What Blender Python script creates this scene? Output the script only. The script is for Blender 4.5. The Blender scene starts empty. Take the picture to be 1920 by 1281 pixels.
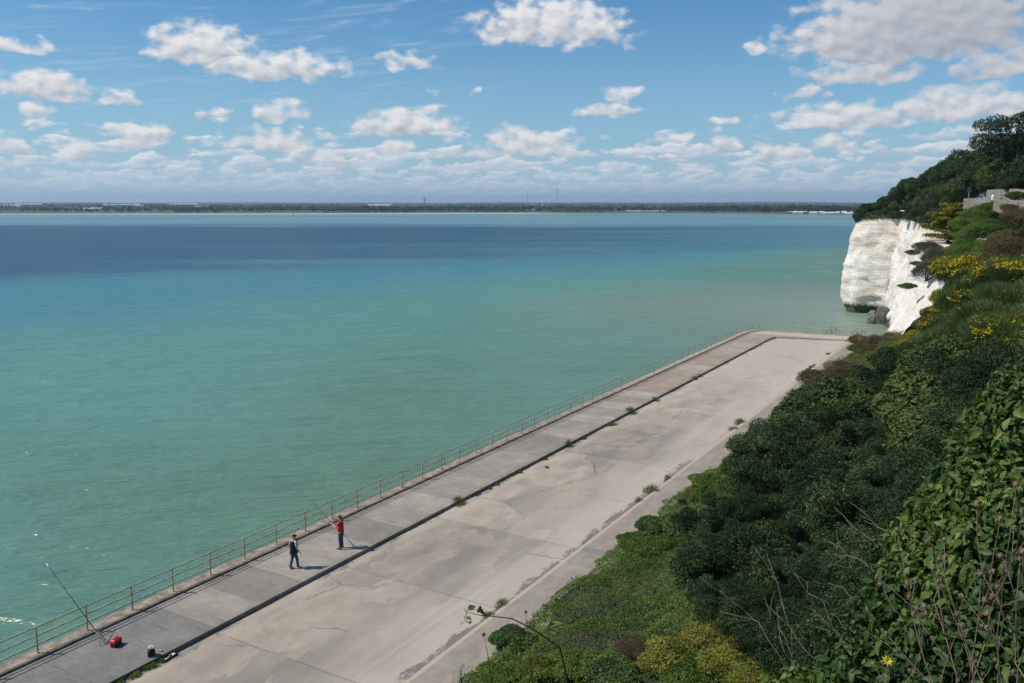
import bpy, bmesh, math, random
import numpy as np
from mathutils import Vector, Matrix, noise as mn

# ---------------------------------------------------------------- camera, light, exposure
# World frame: +Y runs along the promenade away from the viewer, +X points inland, z=0 is the walkway.
PI = math.pi
sc = bpy.context.scene
C = sc.collection
HC = 17.6
PITCH = math.atan(260.5/1632.0)
YAW = math.radians(30.4616)
cam = bpy.data.cameras.new('camera')
cam.sensor_width = 36; cam.lens = 36*1632/1920; cam.clip_start = .05; cam.clip_end = 40000
co = bpy.data.objects.new('camera', cam); C.objects.link(co)
co.location = (0, 0, HC); co.rotation_euler = (PI/2-PITCH, 0, YAW)
sc.camera = co
SUN = Vector((-.798, -.603, math.tan(math.radians(50)))).normalized()
sl = bpy.data.lights.new('sun', 'SUN'); sl.energy = 4.3; sl.angle = math.radians(.53); sl.color = (1, .93, .83)
so = bpy.data.objects.new('sun', sl); C.objects.link(so)
so.rotation_euler = SUN.to_track_quat('Z', 'Y').to_euler()
sc.view_settings.view_transform = 'Standard'; sc.view_settings.look = 'None'
sc.view_settings.exposure = 0; sc.view_settings.gamma = 1
sc.render.resolution_x = 1024; sc.render.resolution_y = 683
sc.cycles.max_bounces = 5; sc.cycles.diffuse_bounces = 3; sc.cycles.glossy_bounces = 2
sc.cycles.transmission_bounces = 2; sc.cycles.volume_bounces = 0; sc.cycles.caustics_reflective = False

def ray(x, y):
    a = (x-960)/1632; b = -(y-640.5)/1632
    X, Y, Z = a, math.cos(PITCH)+b*math.sin(PITCH), -math.sin(PITCH)+b*math.cos(PITCH)
    c, s = math.cos(YAW), math.sin(YAW)
    return Vector((X*c-Y*s, X*s+Y*c, Z))
def at(x, y, d):                      # the point seen at a photo pixel, d metres away over the ground
    r = ray(x, y); k = d/math.hypot(r.x, r.y); return Vector((r.x*k, r.y*k, HC+r.z*k))
def on(x, y, z=0):                    # the point of the level z seen at a photo pixel
    r = ray(x, y); k = (z-HC)/r.z; return Vector((r.x*k, r.y*k, z))

# ---------------------------------------------------------------- node helper
class NT:
    def __init__(s, tree): s.t = tree; s.n = tree.nodes; s.l = tree.links
    def node(s, typ, **kw):
        n = s.n.new(typ)
        for k, v in kw.items(): setattr(n, k, v)
        return n
    def put(s, sock, v):
        if isinstance(v, bpy.types.NodeSocket): s.l.new(v, sock)
        elif v is not None:
            if hasattr(sock.default_value, '__len__') and not hasattr(v, '__len__'):
                v = [v]*len(sock.default_value)
            elif hasattr(v, '__len__') and len(sock.default_value) == 4 and len(v) == 3: v = (*v, 1)
            sock.default_value = v
    def m(s, op, a, b=None, c=None, clamp=False):
        n = s.node('ShaderNodeMath', operation=op, use_clamp=clamp)
        for i, v in enumerate((a, b, c)):
            if v is not None: s.put(n.inputs[i], v)
        return n.outputs[0]
    def vm(s, op, a, b=None, sc_=None):
        n = s.node('ShaderNodeVectorMath', operation=op); s.put(n.inputs[0], a)
        if b is not None: s.put(n.inputs[1], b)
        if sc_ is not None: s.put(n.inputs['Scale'], sc_)
        return n.outputs['Value'] if op in ('DOT_PRODUCT', 'LENGTH', 'DISTANCE') else n.outputs[0]
    def mix(s, f, a, b, blend='MIX'):
        n = s.node('ShaderNodeMix', data_type='RGBA', blend_type=blend)
        s.put(n.inputs[0], f); s.put(n.inputs[6], a); s.put(n.inputs[7], b); return n.outputs[2]
    def step(s, v, a, b, lo=0, hi=1, kind='SMOOTHSTEP'):
        n = s.node('ShaderNodeMapRange', interpolation_type=kind)
        s.put(n.inputs[0], v); s.put(n.inputs[1], a); s.put(n.inputs[2], b); s.put(n.inputs[3], lo); s.put(n.inputs[4], hi)
        return n.outputs[0]
    def noise(s, vec, scale, detail=3, rough=.5, dist=0, col=False):
        n = s.node('ShaderNodeTexNoise'); s.put(n.inputs['Vector'], vec); s.put(n.inputs['Scale'], scale)
        n.inputs['Detail'].default_value = detail; n.inputs['Roughness'].default_value = rough
        n.inputs['Distortion'].default_value = dist
        return n.outputs[1] if col else n.outputs[0]
    def voro(s, vec, scale, feature='F1', out=0, rnd=1):
        n = s.node('ShaderNodeTexVoronoi', feature=feature); s.put(n.inputs['Vector'], vec); s.put(n.inputs['Scale'], scale)
        n.inputs['Randomness'].default_value = rnd; return n.outputs[out]
    def map(s, vec, loc=(0,0,0), rot=(0,0,0), scale=(1,1,1)):
        if any(rot) and tuple(scale) != (1, 1, 1):          # turn first, then stretch
            vec = s.map(vec, (0,0,0), rot, (1,1,1)); rot = (0,0,0)
        n = s.node('ShaderNodeMapping'); s.put(n.inputs[0], vec)
        n.inputs[1].default_value = loc; n.inputs[2].default_value = rot; n.inputs[3].default_value = scale
        return n.outputs[0]
    def sep(s, v):
        n = s.node('ShaderNodeSeparateXYZ'); s.put(n.inputs[0], v); return n.outputs
    def comb(s, x, y, z=0):
        n = s.node('ShaderNodeCombineXYZ'); s.put(n.inputs[0], x); s.put(n.inputs[1], y); s.put(n.inputs[2], z); return n.outputs[0]
    def pos(s): return s.node('ShaderNodeNewGeometry').outputs['Position']
    def bump(s, h, strength=.5, dist=.1, normal=None):
        n = s.node('ShaderNodeBump'); s.put(n.inputs['Height'], h); n.inputs['Strength'].default_value = strength
        n.inputs['Distance'].default_value = dist
        if normal is not None: s.put(n.inputs['Normal'], normal)
        return n.outputs[0]

def new_mat(name):
    m = bpy.data.materials.new(name); m.use_nodes = True
    T = NT(m.node_tree); b = m.node_tree.nodes['Principled BSDF']; return m, T, b
def simple(name, col, rough=.6, metal=0, var=.25, scale=8, bump=0):
    m, T, b = new_mat(name)
    tc = T.node('ShaderNodeTexCoord').outputs['Object']
    f = T.noise(tc, scale, 4, .6)
    c2 = tuple(min(1, c*(1+var)) for c in col); c1 = tuple(c*(1-var) for c in col)
    T.put(b.inputs['Base Color'], T.mix(T.step(f, .3, .7), c1, c2))
    b.inputs['Roughness'].default_value = rough; b.inputs['Metallic'].default_value = metal
    if bump: T.put(b.inputs['Normal'], T.bump(f, .6, bump))
    return m

# ---------------------------------------------------------------- sky
def build_world():
    w = bpy.data.worlds.new('World'); sc.world = w; w.use_nodes = True
    T = NT(w.node_tree); bg = w.node_tree.nodes['Background']
    sky = T.node('ShaderNodeTexSky', sky_type='NISHITA'); sky.sun_disc = False
    sky.sun_elevation = math.radians(50); sky.sun_rotation = math.atan2(SUN.x, SUN.y)
    sky.air_density = 1.0; sky.dust_density = .4; sky.ozone_density = 2.0
    d = T.vm('NORMALIZE', T.node('ShaderNodeTexCoord').outputs['Generated'])
    # direction seen from the viewer's bay: azimuth (0 out to sea, + to the right) and elevation, in degrees
    dr = T.node('ShaderNodeVectorRotate', rotation_type='Z_AXIS'); T.put(dr.inputs['Vector'], d); dr.inputs['Angle'].default_value = -YAW
    x, y, z = T.sep(dr.outputs[0])[:3]
    az = T.m('MULTIPLY', T.m('ARCTAN2', x, y), 180/PI)
    el = T.m('MULTIPLY', T.m('ARCSINE', z), 180/PI)
    P = T.comb(az, el, 0)
    def sk(px, py):
        r = Vector(((px-960)/1632, math.cos(PITCH)-(py-640.5)/1632*math.sin(PITCH), -math.sin(PITCH)-(py-640.5)/1632*math.cos(PITCH))).normalized()
        return math.degrees(math.atan2(r.x, r.y)), math.degrees(math.asin(r.z))
    # cumulus: (left px, right px, base py, top py, weight)
    cl = [(265,500,108,42,1),(340,675,140,95,1),(868,1198,82,-12,1.05),(0,175,180,125,1),(-20,95,94,70,.8),(170,262,200,172,.75),
          (42,104,218,182,.85),(30,82,241,222,.75),(215,318,268,228,.9),(368,434,222,196,.85),(466,575,222,188,.85),
          (706,816,130,96,.85),(655,870,248,205,1),(755,835,214,196,.7),(700,790,284,254,.85),(420,598,278,240,1),
          (1080,1200,217,190,.85),(1125,1210,192,168,.8),(1395,1440,102,70,.75),(1450,1990,122,-50,1.5),(1500,1740,162,105,1),
          (1760,1980,155,92,1),(1640,1980,232,160,1.05),(1405,1760,243,196,1),(1470,1550,184,160,.75),(1325,1385,230,212,.7),
          (885,1080,290,240,.85),(1240,1300,268,250,.8),(1310,1400,280,250,.9),(1420,1520,300,270,.8),(-30,50,282,245,.9),(80,200,300,262,.9),
          (1520,1600,275,248,.7),(880,905,181,170,.6),(800,830,183,168,.5),(530,650,305,270,.7)]
    def density(Pn, wr, terms):
        tot = None; shd = None
        px_, py_ = T.sep(Pn)[:2]
        wv = T.sep(wr)
        # wobble: horizontal everywhere, vertical only upwards so bases stay flat
        X = T.m('ADD', px_, wv[0]); Y = T.m('ADD', py_, wv[1])
        for (l, r, b, t, wgt) in terms:
            a0, e0 = sk(l, b); a1, _ = sk(r, b); _, e1 = sk((l+r)/2, t)
            cx, rx, h = (a0+a1)/2, (a1-a0)/2, (e1-e0)
            cy = e0+h*.22
            dx = T.m('MULTIPLY', T.m('SUBTRACT', X, cx), 1/rx)
            dy = T.m('SUBTRACT', Y, cy)
            dyn = T.m('MULTIPLY', dy, 1/h)
            dy = T.m('MAXIMUM', T.m('MULTIPLY', dy, 1/(h*.85)), T.m('MULTIPLY', dy, -1/(h*.32)))
            q = T.m('ADD', T.m('MULTIPLY', dx, dx), T.m('MULTIPLY', dy, dy))
            v = T.m('MULTIPLY', T.m('SUBTRACT', 1, q), wgt)
            if tot is None: tot, shd = v, dyn
            else:
                g_ = T.m('GREATER_THAN', v, tot); shd = T.m('ADD', T.m('MULTIPLY', g_, dyn), T.m('MULTIPLY', T.m('SUBTRACT', 1, g_), shd)); tot = T.m('MAXIMUM', tot, v)
        return tot, shd
    wob = T.vm('SUBTRACT', T.noise(T.vm('MULTIPLY', P, (1, 1.6, 1)), .55, 3, .5, col=True), (.5, .5, .5))
    wob = T.vm('MULTIPLY', wob, (3.2, 1.5, 0))
    n1 = T.noise(T.vm('MULTIPLY', P, (1, 1.5, 1)), .9, 7, .47)
    den, shade_ = density(P, wob, cl)
    puff = T.m('MULTIPLY', T.m('SUBTRACT', n1, .47), 2.7)
    D = T.m('ADD', den, puff)
    mask = T.step(D, -.08, 1.0)
    # light from upper left: compare the fractal with itself a little towards the sun
    n2 = T.noise(T.vm('MULTIPLY', T.vm('ADD', P, (-.30, .40, 0)), (1, 1.5, 1)), .9, 5, .46)
    lit = T.m('ADD', T.m('MULTIPLY', T.m('SUBTRACT', n1, n2), 1.6), .5)
    thick = T.step(D, .5, 1.6)
    lit = T.m('ADD', T.m('SUBTRACT', T.m('ADD', lit, .12), T.m('MULTIPLY', thick, .12)), T.m('MULTIPLY', shade_, .85), clamp=True)
    ccol = T.mix(lit, (.36, .40, .48), (.86, .84, .84))
    # the big cloud on the right is grey beneath
    grey = T.m('MULTIPLY', T.step(az, 12, 26), T.step(el, 3.5, 10))
    ccol = T.mix(T.m('MULTIPLY', grey, .62), ccol, (.33, .36, .42))
    # far cumulus rows: flat based heaps that shrink towards the horizon
    lm = None; lcol = None
    for (eb, et, sx, seed, thr) in ((4.0, 5.2, .36, 3, .49), (3.05, 4.0, .44, 11, .45), (2.25, 3.1, .55, 19, .41), (1.6, 2.3, .7, 27, .39), (1.05, 1.65, .9, 35, .37), (.55, 1.1, 1.2, 43, .36)):
        Pr = T.comb(T.m('ADD', T.m('MULTIPLY', az, sx), seed*3.7), T.m('MULTIPLY', el, sx*2.4), seed*1.3)
        a1 = T.noise(Pr, 1.0, 6, .55)
        hgt = T.m('DIVIDE', T.m('SUBTRACT', el, eb-.1), (et-eb)*1.15)
        prof = T.m('SUBTRACT', T.m('MULTIPLY', T.m('SUBTRACT', a1, thr), 5.0), T.m('POWER', T.m('MAXIMUM', hgt, 0), 1.3))
        under = T.step(T.m('ADD', hgt, T.m('MULTIPLY', T.m('SUBTRACT', a1, .5), .9)), -.22, .08)
        k_ = T.m('MULTIPLY', T.step(prof, -.12, .35), under)
        a2 = T.noise(T.vm('ADD', Pr, (-.10, .22, 0)), 1.0, 5, .55)
        lt = T.m('ADD', T.m('ADD', T.m('MULTIPLY', T.m('SUBTRACT', a1, a2), 3.2), T.m('MULTIPLY', hgt, .55)), .30, clamp=True)
        cl_ = T.mix(lt, (.47, .55, .65), (.88, .89, .91))
        if lm is None: lm, lcol = k_, cl_
        else: lcol = T.mix(k_, lcol, cl_); lm = T.m('MAXIMUM', lm, k_)
    lm = T.m('MULTIPLY', lm, .88)
    # thin cirrus streaks
    ci = T.noise(T.map(P, rot=(0, 0, math.radians(-7)), scale=(.12, 1.3, 1)), 1.6, 6, .65, 1.2)
    ci = T.m('MULTIPLY', T.step(ci, .5, .82), T.m('MULTIPLY', T.step(el, 3, 7), T.m('MULTIPLY', T.step(az, 2, -8), .5)))
    base = T.mix(1, sky.outputs[0], (SKYS[0], SKYS[1], SKYS[2]), 'MULTIPLY')
    hz = T.step(el, 16, -1)
    base = T.mix(T.m('MULTIPLY', T.m('POWER', hz, 1.6), .62), base, (.43, .60, .76))
    c = T.mix(ci, base, (.62, .72, .82))
    c = T.mix(lm, c, lcol)
    c = T.mix(T.m('MULTIPLY', mask, .96), c, ccol)
    c = T.mix(T.m('MULTIPLY', T.step(el, 3.6, -.2), .68), c, (.56, .70, .80))
    low = T.step(el, -.2, -3)
    c = T.mix(low, c, (.25, .33, .4))
    T.put(bg.inputs['Color'], c); bg.inputs['Strength'].default_value = 1.0
SKYS = (.085*.52, .085*.97, .085*1.24)
build_world()

# ---------------------------------------------------------------- object helpers
def tag(o, label=None, cat=None, group=None, kind=None):
    if label: o['label'] = label
    if cat: o['category'] = cat
    if group: o['group'] = group
    if kind: o['kind'] = kind
    return o
def link(name, me, mat=None, parent=None, loc=None):
    o = bpy.data.objects.new(name, me); C.objects.link(o)
    if mat is not None and me is not None:
        for m in (mat if isinstance(mat, (list, tuple)) else [mat]): me.materials.append(m)
    if parent: o.parent = parent
    if loc is not None: o.location = loc
    return o
def empty(name, loc=(0,0,0), rz=0, sc_=1):
    o = bpy.data.objects.new(name, None); C.objects.link(o); o.location = loc; o.rotation_euler = (0, 0, rz)
    o.scale = (sc_,)*3 if not hasattr(sc_, '__len__') else sc_
    o.empty_display_size = .3; return o
def copy_tree(o, parent=None):
    c = o.copy(); C.objects.link(c); c.parent = parent
    for ch in list(o.children): copy_tree(ch, c)
    return c
def mesh_np(name, V, F, smooth=False, mi=None):
    me = bpy.data.meshes.new(name); V = np.ascontiguousarray(V, np.float32); F = np.ascontiguousarray(F, np.int32)
    n, k = F.shape
    me.vertices.add(len(V)); me.vertices.foreach_set('co', V.ravel())
    me.loops.add(n*k); me.loops.foreach_set('vertex_index', F.ravel())
    me.polygons.add(n); me.polygons.foreach_set('loop_start', np.arange(0, n*k, k, dtype=np.int32))
    if smooth: me.polygons.foreach_set('use_smooth', np.ones(n, bool))
    if mi is not None: me.polygons.foreach_set('material_index', np.asarray(mi, np.int32))
    me.update(calc_edges=True); me.validate(); return me
def bm_mesh(name, bm, smooth=False):
    me = bpy.data.meshes.new(name); bmesh.ops.recalc_face_normals(bm, faces=bm.faces); bm.to_mesh(me); bm.free()
    if smooth:
        for p in me.polygons: p.use_smooth = True
    return me
def box(bm, c, s, rz=0, tilt=None):
    M = Matrix.Translation(c) @ Matrix.Rotation(rz, 4, 'Z') @ (tilt or Matrix()) @ Matrix.Diagonal((*s, 1))
    return bmesh.ops.create_cube(bm, size=1, matrix=M)['verts']
def tube(bm, pts, rad, seg=8, cap=True):
    pts = [Vector(p) for p in pts]; rad = rad if hasattr(rad, '__len__') else [rad]*len(pts)
    rings = []; up = None
    for i, p in enumerate(pts):
        d = (pts[min(i+1, len(pts)-1)]-pts[max(i-1, 0)]).normalized()
        if up is None: up = Vector((0, 0, 1)) if abs(d.z) < .9 else Vector((1, 0, 0))
        a = d.cross(up).normalized(); up = a.cross(d).normalized()
        r = rad[i]; rx, ry = (r if hasattr(r, '__len__') else (r, r))
        rings.append([bm.verts.new(p+a*math.cos(2*PI*k/seg)*rx+up*math.sin(2*PI*k/seg)*ry) for k in range(seg)])
    for A, B in zip(rings, rings[1:]):
        for k in range(seg): bm.faces.new((A[k], A[(k+1)%seg], B[(k+1)%seg], B[k]))
    if cap: bm.faces.new(rings[0][::-1]); bm.faces.new(rings[-1])
def ball(bm, c, r, seg=12, rot=None):
    r = r if hasattr(r, '__len__') else (r, r, r)
    M = Matrix.Translation(c) @ (rot or Matrix()) @ Matrix.Diagonal((*r, 1))
    return bmesh.ops.create_uvsphere(bm, u_segments=seg, v_segments=max(6, seg*2//3), radius=1, matrix=M)['verts']
def prism(bm, poly, z0, z1):
    a = [bm.verts.new((x, y, z0)) for x, y in poly]; b = [bm.verts.new((x, y, z1)) for x, y in poly]; n = len(poly)
    bm.faces.new(a[::-1]); bm.faces.new(b)
    for i in range(n): bm.faces.new((a[i], a[(i+1)%n], b[(i+1)%n], b[i]))

# ---------------------------------------------------------------- terrain profile
def ip(xs, ys, x):
    return float(np.interp(x, xs, ys))
def foot(s): return ip([-40,0,60,75,95,112,126],[-17,-17,-17,-17.4,-17.6,-16.4,-15.6],s)
def edge(s): return ip([-40,-3,1.5,5,14,30,60,85,100,112,124,140,160],[-1.8,-1.2,1.5,4,6,6.5,6,4,1.5,-2.5,-7,-10,-14],s)
def terr(t, s):
    f = foot(s); e = edge(s); top = ip([70,100],[15.9,16.95],s); k = (t-f)/(e-f)
    if k <= 0: return -.25+(t-f)*.02
    m = ip([-40,0,15,60,90,110,125],[.45,.45,.45,.45,.42,.46,.66],s)
    zm = ip([-40,0,15,60,90,110,125],[4,4,3.2,3.6,4.5,2.8,1.0],s)
    if k < m: z = zm*(k/m)**1.15
    elif k < 1: z = zm+(top-zm)*((k-m)/(1-m))
    else: z = top+min(3.5, max(0, t-e-3)*.25)
    return z+.25*mn.noise((t*.25, s*.25, 0))-.1
def veg(x, y, h=0):                    # where the line of sight at a photo pixel meets the growth, h metres above the slope
    r = ray(x, y); n = math.hypot(r.x, r.y); d = 3.0
    while d < 300:
        k = d/n; X, Y, Z = r.x*k, r.y*k, HC+r.z*k
        if X > foot(Y)-1.5 and Z < terr(X, Y)+h: return Vector((X, Y, Z)), d
        d += .15
    return Vector((X, Y, Z)), d

# ---------------------------------------------------------------- sea
ZS = -3.2
def mat_sea():
    m, T, b = new_mat('sea_water'); p = T.pos(); x, y, z = T.sep(p)[:3]
    w1 = T.m('SUBTRACT', T.noise(p, .006, 4, .55), .5)
    w2 = T.m('SUBTRACT', T.noise(T.map(p, rot=(0,0,-YAW), scale=(.25, 1, 1)), .012, 5, .6), .5)
    def line(p0, p1, wob, soft):             # soft edge along a straight front over the water; 1 on the far side
        a, c = on(*p0, ZS), on(*p1, ZS); d = (c-a).normalized(); n = Vector((-d.y, d.x, 0))
        v = T.m('ADD', T.m('SUBTRACT', T.vm('DOT_PRODUCT', p, tuple(n)), n.dot(a)), T.m('MULTIPLY', w2, wob))
        return T.step(v, -soft, soft)
    far = line((0, 421), (1000, 423), 420, 110)
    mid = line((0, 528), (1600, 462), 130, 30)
    near = line((0, 622), (1300, 486), 80, 40)
    l2 = line((0, 900), (900, 640), 60, 40)
    green = (.092, .172, .086); teal = (.086, .235, .172); turq = (.105, .275, .235); turq2 = (.036, .185, .225)
    shade_navy = (.002, .048, .108); farc = (.115, .26, .285)
    c = T.mix(l2, green, teal)
    patch = T.step(T.noise(p, .03, 4, .6), .35, .68)
    c = T.mix(T.m('MULTIPLY', patch, .4), c, turq)
    c = T.mix(near, c, turq2)
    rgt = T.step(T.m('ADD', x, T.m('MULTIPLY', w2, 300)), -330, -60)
    c = T.mix(mid, c, T.mix(rgt, shade_navy, (.05, .155, .19)))  # cloud shadow on the sea, painted into the water colour; paler to the right
    c = T.mix(far, c, farc)
    # sandbanks near the far shore and dark streaks between them
    st = T.noise(T.map(p, rot=(0,0,-YAW), scale=(.12, 1, 1)), .012, 4, .6)
    c = T.mix(T.m('MULTIPLY', T.m('MULTIPLY', far, T.step(st, .52, .66)), .8), c, (.04, .15, .21))
    # lighter band inside the painted cloud shadow
    lb = T.step(T.noise(T.map(p, loc=(40, 10, 0), rot=(0,0,-YAW), scale=(.15, 1, 1)), .018, 3, .5), .5, .68)
    c = T.mix(T.m('MULTIPLY', T.m('MULTIPLY', T.m('MULTIPLY', mid, T.m('SUBTRACT', 1, far)), lb), T.step(x, -420, -150, 0, .75)), c, (.05, .17, .21))
    # to the right the painted cloud shadow fades into chalky shallows
    rt = T.m('MULTIPLY', T.step(T.m('ADD', T.m('SUBTRACT', T.m('MULTIPLY', y, -.52), T.m('MULTIPLY', x, -1)), T.m('MULTIPLY', w1, 60)), -70, -260), 1)
    sh = T.step(T.m('ADD', T.vm('DISTANCE', p, (-18, 178, ZS)), T.m('MULTIPLY', w2, 40)), 95, 10)
    c = T.mix(T.m('MULTIPLY', sh, .8), c, (.23, .26, .18))
    sh2 = T.m('MULTIPLY', T.step(T.m('ADD', x, T.m('MULTIPLY', w2, 30)), -75, -34), T.step(y, 20, 110))
    c = T.mix(T.m('MULTIPLY', sh2, .25), c, (.14, .25, .20))
    # silt clouds and darker troughs
    q = T.map(p, rot=(0,0,-YAW+.10), scale=(.36, 1, 1))
    s = T.noise(q, .22, 4, .6)
    c = T.mix(T.m('MULTIPLY', T.step(s, .35, .7), .10), c, (.20, .34, .24))
    q2 = T.map(p, rot=(0,0,-YAW-.14), scale=(.34, 1, 1)); q3 = T.map(p, rot=(0,0,-YAW+.3), scale=(.45, 1, 1))
    h1 = T.noise(q, .42, 3, .5, .3); h2 = T.noise(q2, 1.25, 3, .55, .2); h3 = T.noise(q3, 3.8, 3, .6, .1)
    rg = lambda h: T.m('SUBTRACT', 1, T.m('ABSOLUTE', T.m('MULTIPLY', T.m('SUBTRACT', h, .5), 2)))
    h = T.m('ADD', T.m('ADD', T.m('MULTIPLY', h1, .88), T.m('MULTIPLY', T.m('POWER', rg(h2), 1.5), .13)), T.m('MULTIPLY', h3, .016))
    nrm = T.bump(h, 1.0, 1.0)
    df = T.node('ShaderNodeBsdfDiffuse'); T.put(df.inputs[0], c); T.put(df.inputs['Normal'], nrm)
    gl = T.node('ShaderNodeBsdfGlossy'); gl.inputs['Color'].default_value = (1, 1, 1, 1); gl.inputs['Roughness'].default_value = .22; T.put(gl.inputs['Normal'], nrm)
    fr = T.node('ShaderNodeFresnel'); fr.inputs[0].default_value = 1.33; T.put(fr.inputs['Normal'], nrm)
    mx = T.node('ShaderNodeMixShader'); T.put(mx.inputs[0], T.m('MINIMUM', T.m('MULTIPLY', fr.outputs[0], 1.6), .24)); T.put(mx.inputs[1], df.outputs[0]); T.put(mx.inputs[2], gl.outputs[0])
    T.l.new(mx.outputs[0], m.node_tree.nodes['Material Output'].inputs[0])
    # small breaking flecks
    return m
def build_sea():
    bm = bmesh.new()
    prism(bm, [(-9000, -1500), (400, -1500), (400, 6000), (-9000, 6000)], ZS-30, ZS)
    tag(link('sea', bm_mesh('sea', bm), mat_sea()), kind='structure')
build_sea()

# ---------------------------------------------------------------- promenade
S0 = -30
def curve_out(off):                         # seaward line of the promenade, shifted inland by off
    pts = [(-32.75, S0), (-32.75, 117.0), (-32.55, 119.0), (-31.7, 120.7), (-30.0, 121.35), (-28.0, 121.5), (-25.25, 121.75), (-22.7, 122.05), (-15.0, 123.3)]
    out = []
    for i, p in enumerate(pts):
        a = Vector(pts[max(i-1, 0)]); b = Vector(pts[min(i+1, len(pts)-1)]); d = (b-a).normalized()
        out.append((p[0]+d.y*off, p[1]-d.x*off))
    return out
def mat_walk():
    m, T, b = new_mat('walkway_concrete'); p = T.pos(); x, y, z = T.sep(p)[:3]
    cell = T.m('DIVIDE', T.m('SUBTRACT', y, 23.1), 2.62)
    wn = T.node('ShaderNodeTexWhiteNoise', noise_dimensions='1D'); T.put(wn.inputs['W'], T.m('FLOOR', cell))
    r = wn.outputs[0]
    fr = T.m('ABSOLUTE', T.m('SUBTRACT', T.m('FRACT', cell), .5))
    joint = T.step(T.m('ADD', fr, T.m('MULTIPLY', T.m('SUBTRACT', T.noise(p, 6, 2), .5), .006)), .4935, .4975)
    edge_ = T.m('MULTIPLY', T.step(x, -28.6, -28.1), T.step(T.noise(p, 1.1, 4, .6), .35, .6))
    c = T.mix(T.step(r, .1, .95, kind='LINEAR'), (.245, .217, .186), (.36, .313, .262))
    dark = T.m('MULTIPLY', T.step(y, 20.2, 20.6), T.step(y, 23.3, 23.0))
    dark = T.m('MAXIMUM', dark, T.step(y, 20.45, 20.4))
    c = T.mix(T.m('MULTIPLY', dark, .55), c, (.175, .175, .162))
    farw = T.step(T.m('ADD', y, T.m('MULTIPLY', T.noise(p, .25, 3), 12)), 66, 84)
    c = T.mix(T.m('MULTIPLY', farw, .8), c, T.mix(T.step(r, .3, .8), (.36, .28, .20), (.42, .36, .30)))
    stk = T.noise(T.vm('MULTIPLY', p, (.6, 3.2, 1)), 2.6, 5, .7)
    c = T.mix(T.step(stk, .38, .62), T.mix(1, c, (.90, .90, .90), 'MULTIPLY'), T.mix(1, c, (1.08, 1.08, 1.07), 'MULTIPLY'))
    blot = T.noise(p, .7, 5, .65)
    c = T.mix(T.step(blot, .35, .68), T.mix(1, c, (.86, .86, .87), 'MULTIPLY'), T.mix(1, c, (1.12, 1.1, 1.08), 'MULTIPLY'))
    strk = T.noise(T.vm('MULTIPLY', p, (.5, 3.2, 1)), .9, 4, .6)
    c = T.mix(T.m('MULTIPLY', T.step(strk, .60, .68), .38), c, (.09, .085, .08))
    c = T.mix(T.m('MULTIPLY', edge_, .35), c, (.11, .12, .10))
    # inland strip: plain buff concrete
    inl = T.step(x, -19.6, -19.4)
    jn = T.m('ABSOLUTE', T.m('SUBTRACT', T.m('FRACT', T.m('DIVIDE', y, 3.05)), .5))
    ci = T.mix(T.step(T.noise(T.vm('MULTIPLY', p, (1, .5, 1)), 1.3, 5, .65), .3, .7), (.25, .215, .172), (.35, .30, .238))
    ci = T.mix(T.m('MULTIPLY', T.step(jn, .492, .497), .45), ci, (.1, .1, .09))
    ci = T.mix(T.m('MULTIPLY', T.m('MULTIPLY', T.step(y, 38.2, 38.25), T.step(y, 38.9, 38.85)), .6), ci, (.17, .18, .18))
    c = T.mix(T.m('MULTIPLY', joint, .7), c, (.05, .05, .045))
    ci = T.mix(T.m('MULTIPLY', T.step(x, -18.40, -18.50), .8), ci, (.50, .40, .29))
    c = T.mix(inl, c, ci)
    endw = T.step(y, 117, 118.6)
    c = T.mix(T.m('MULTIPLY', endw, .85), c, T.mix(T.noise(p, 1.2, 5, .6), (.44, .38, .31), (.54, .48, .40)))
    # fallen grit and bird lime
    sp = T.step(T.voro(p, 1.6), .035, .02)
    c = T.mix(T.m('MULTIPLY', sp, .7), c, (.6, .58, .54))
    T.put(b.inputs['Base Color'], c); b.inputs['Roughness'].default_value = .9
    T.put(b.inputs['Normal'], T.bump(T.m('ADD', T.noise(p, 22, 4, .7), T.m('MULTIPLY', stk, .6)), .5, .02))
    return m
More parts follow.
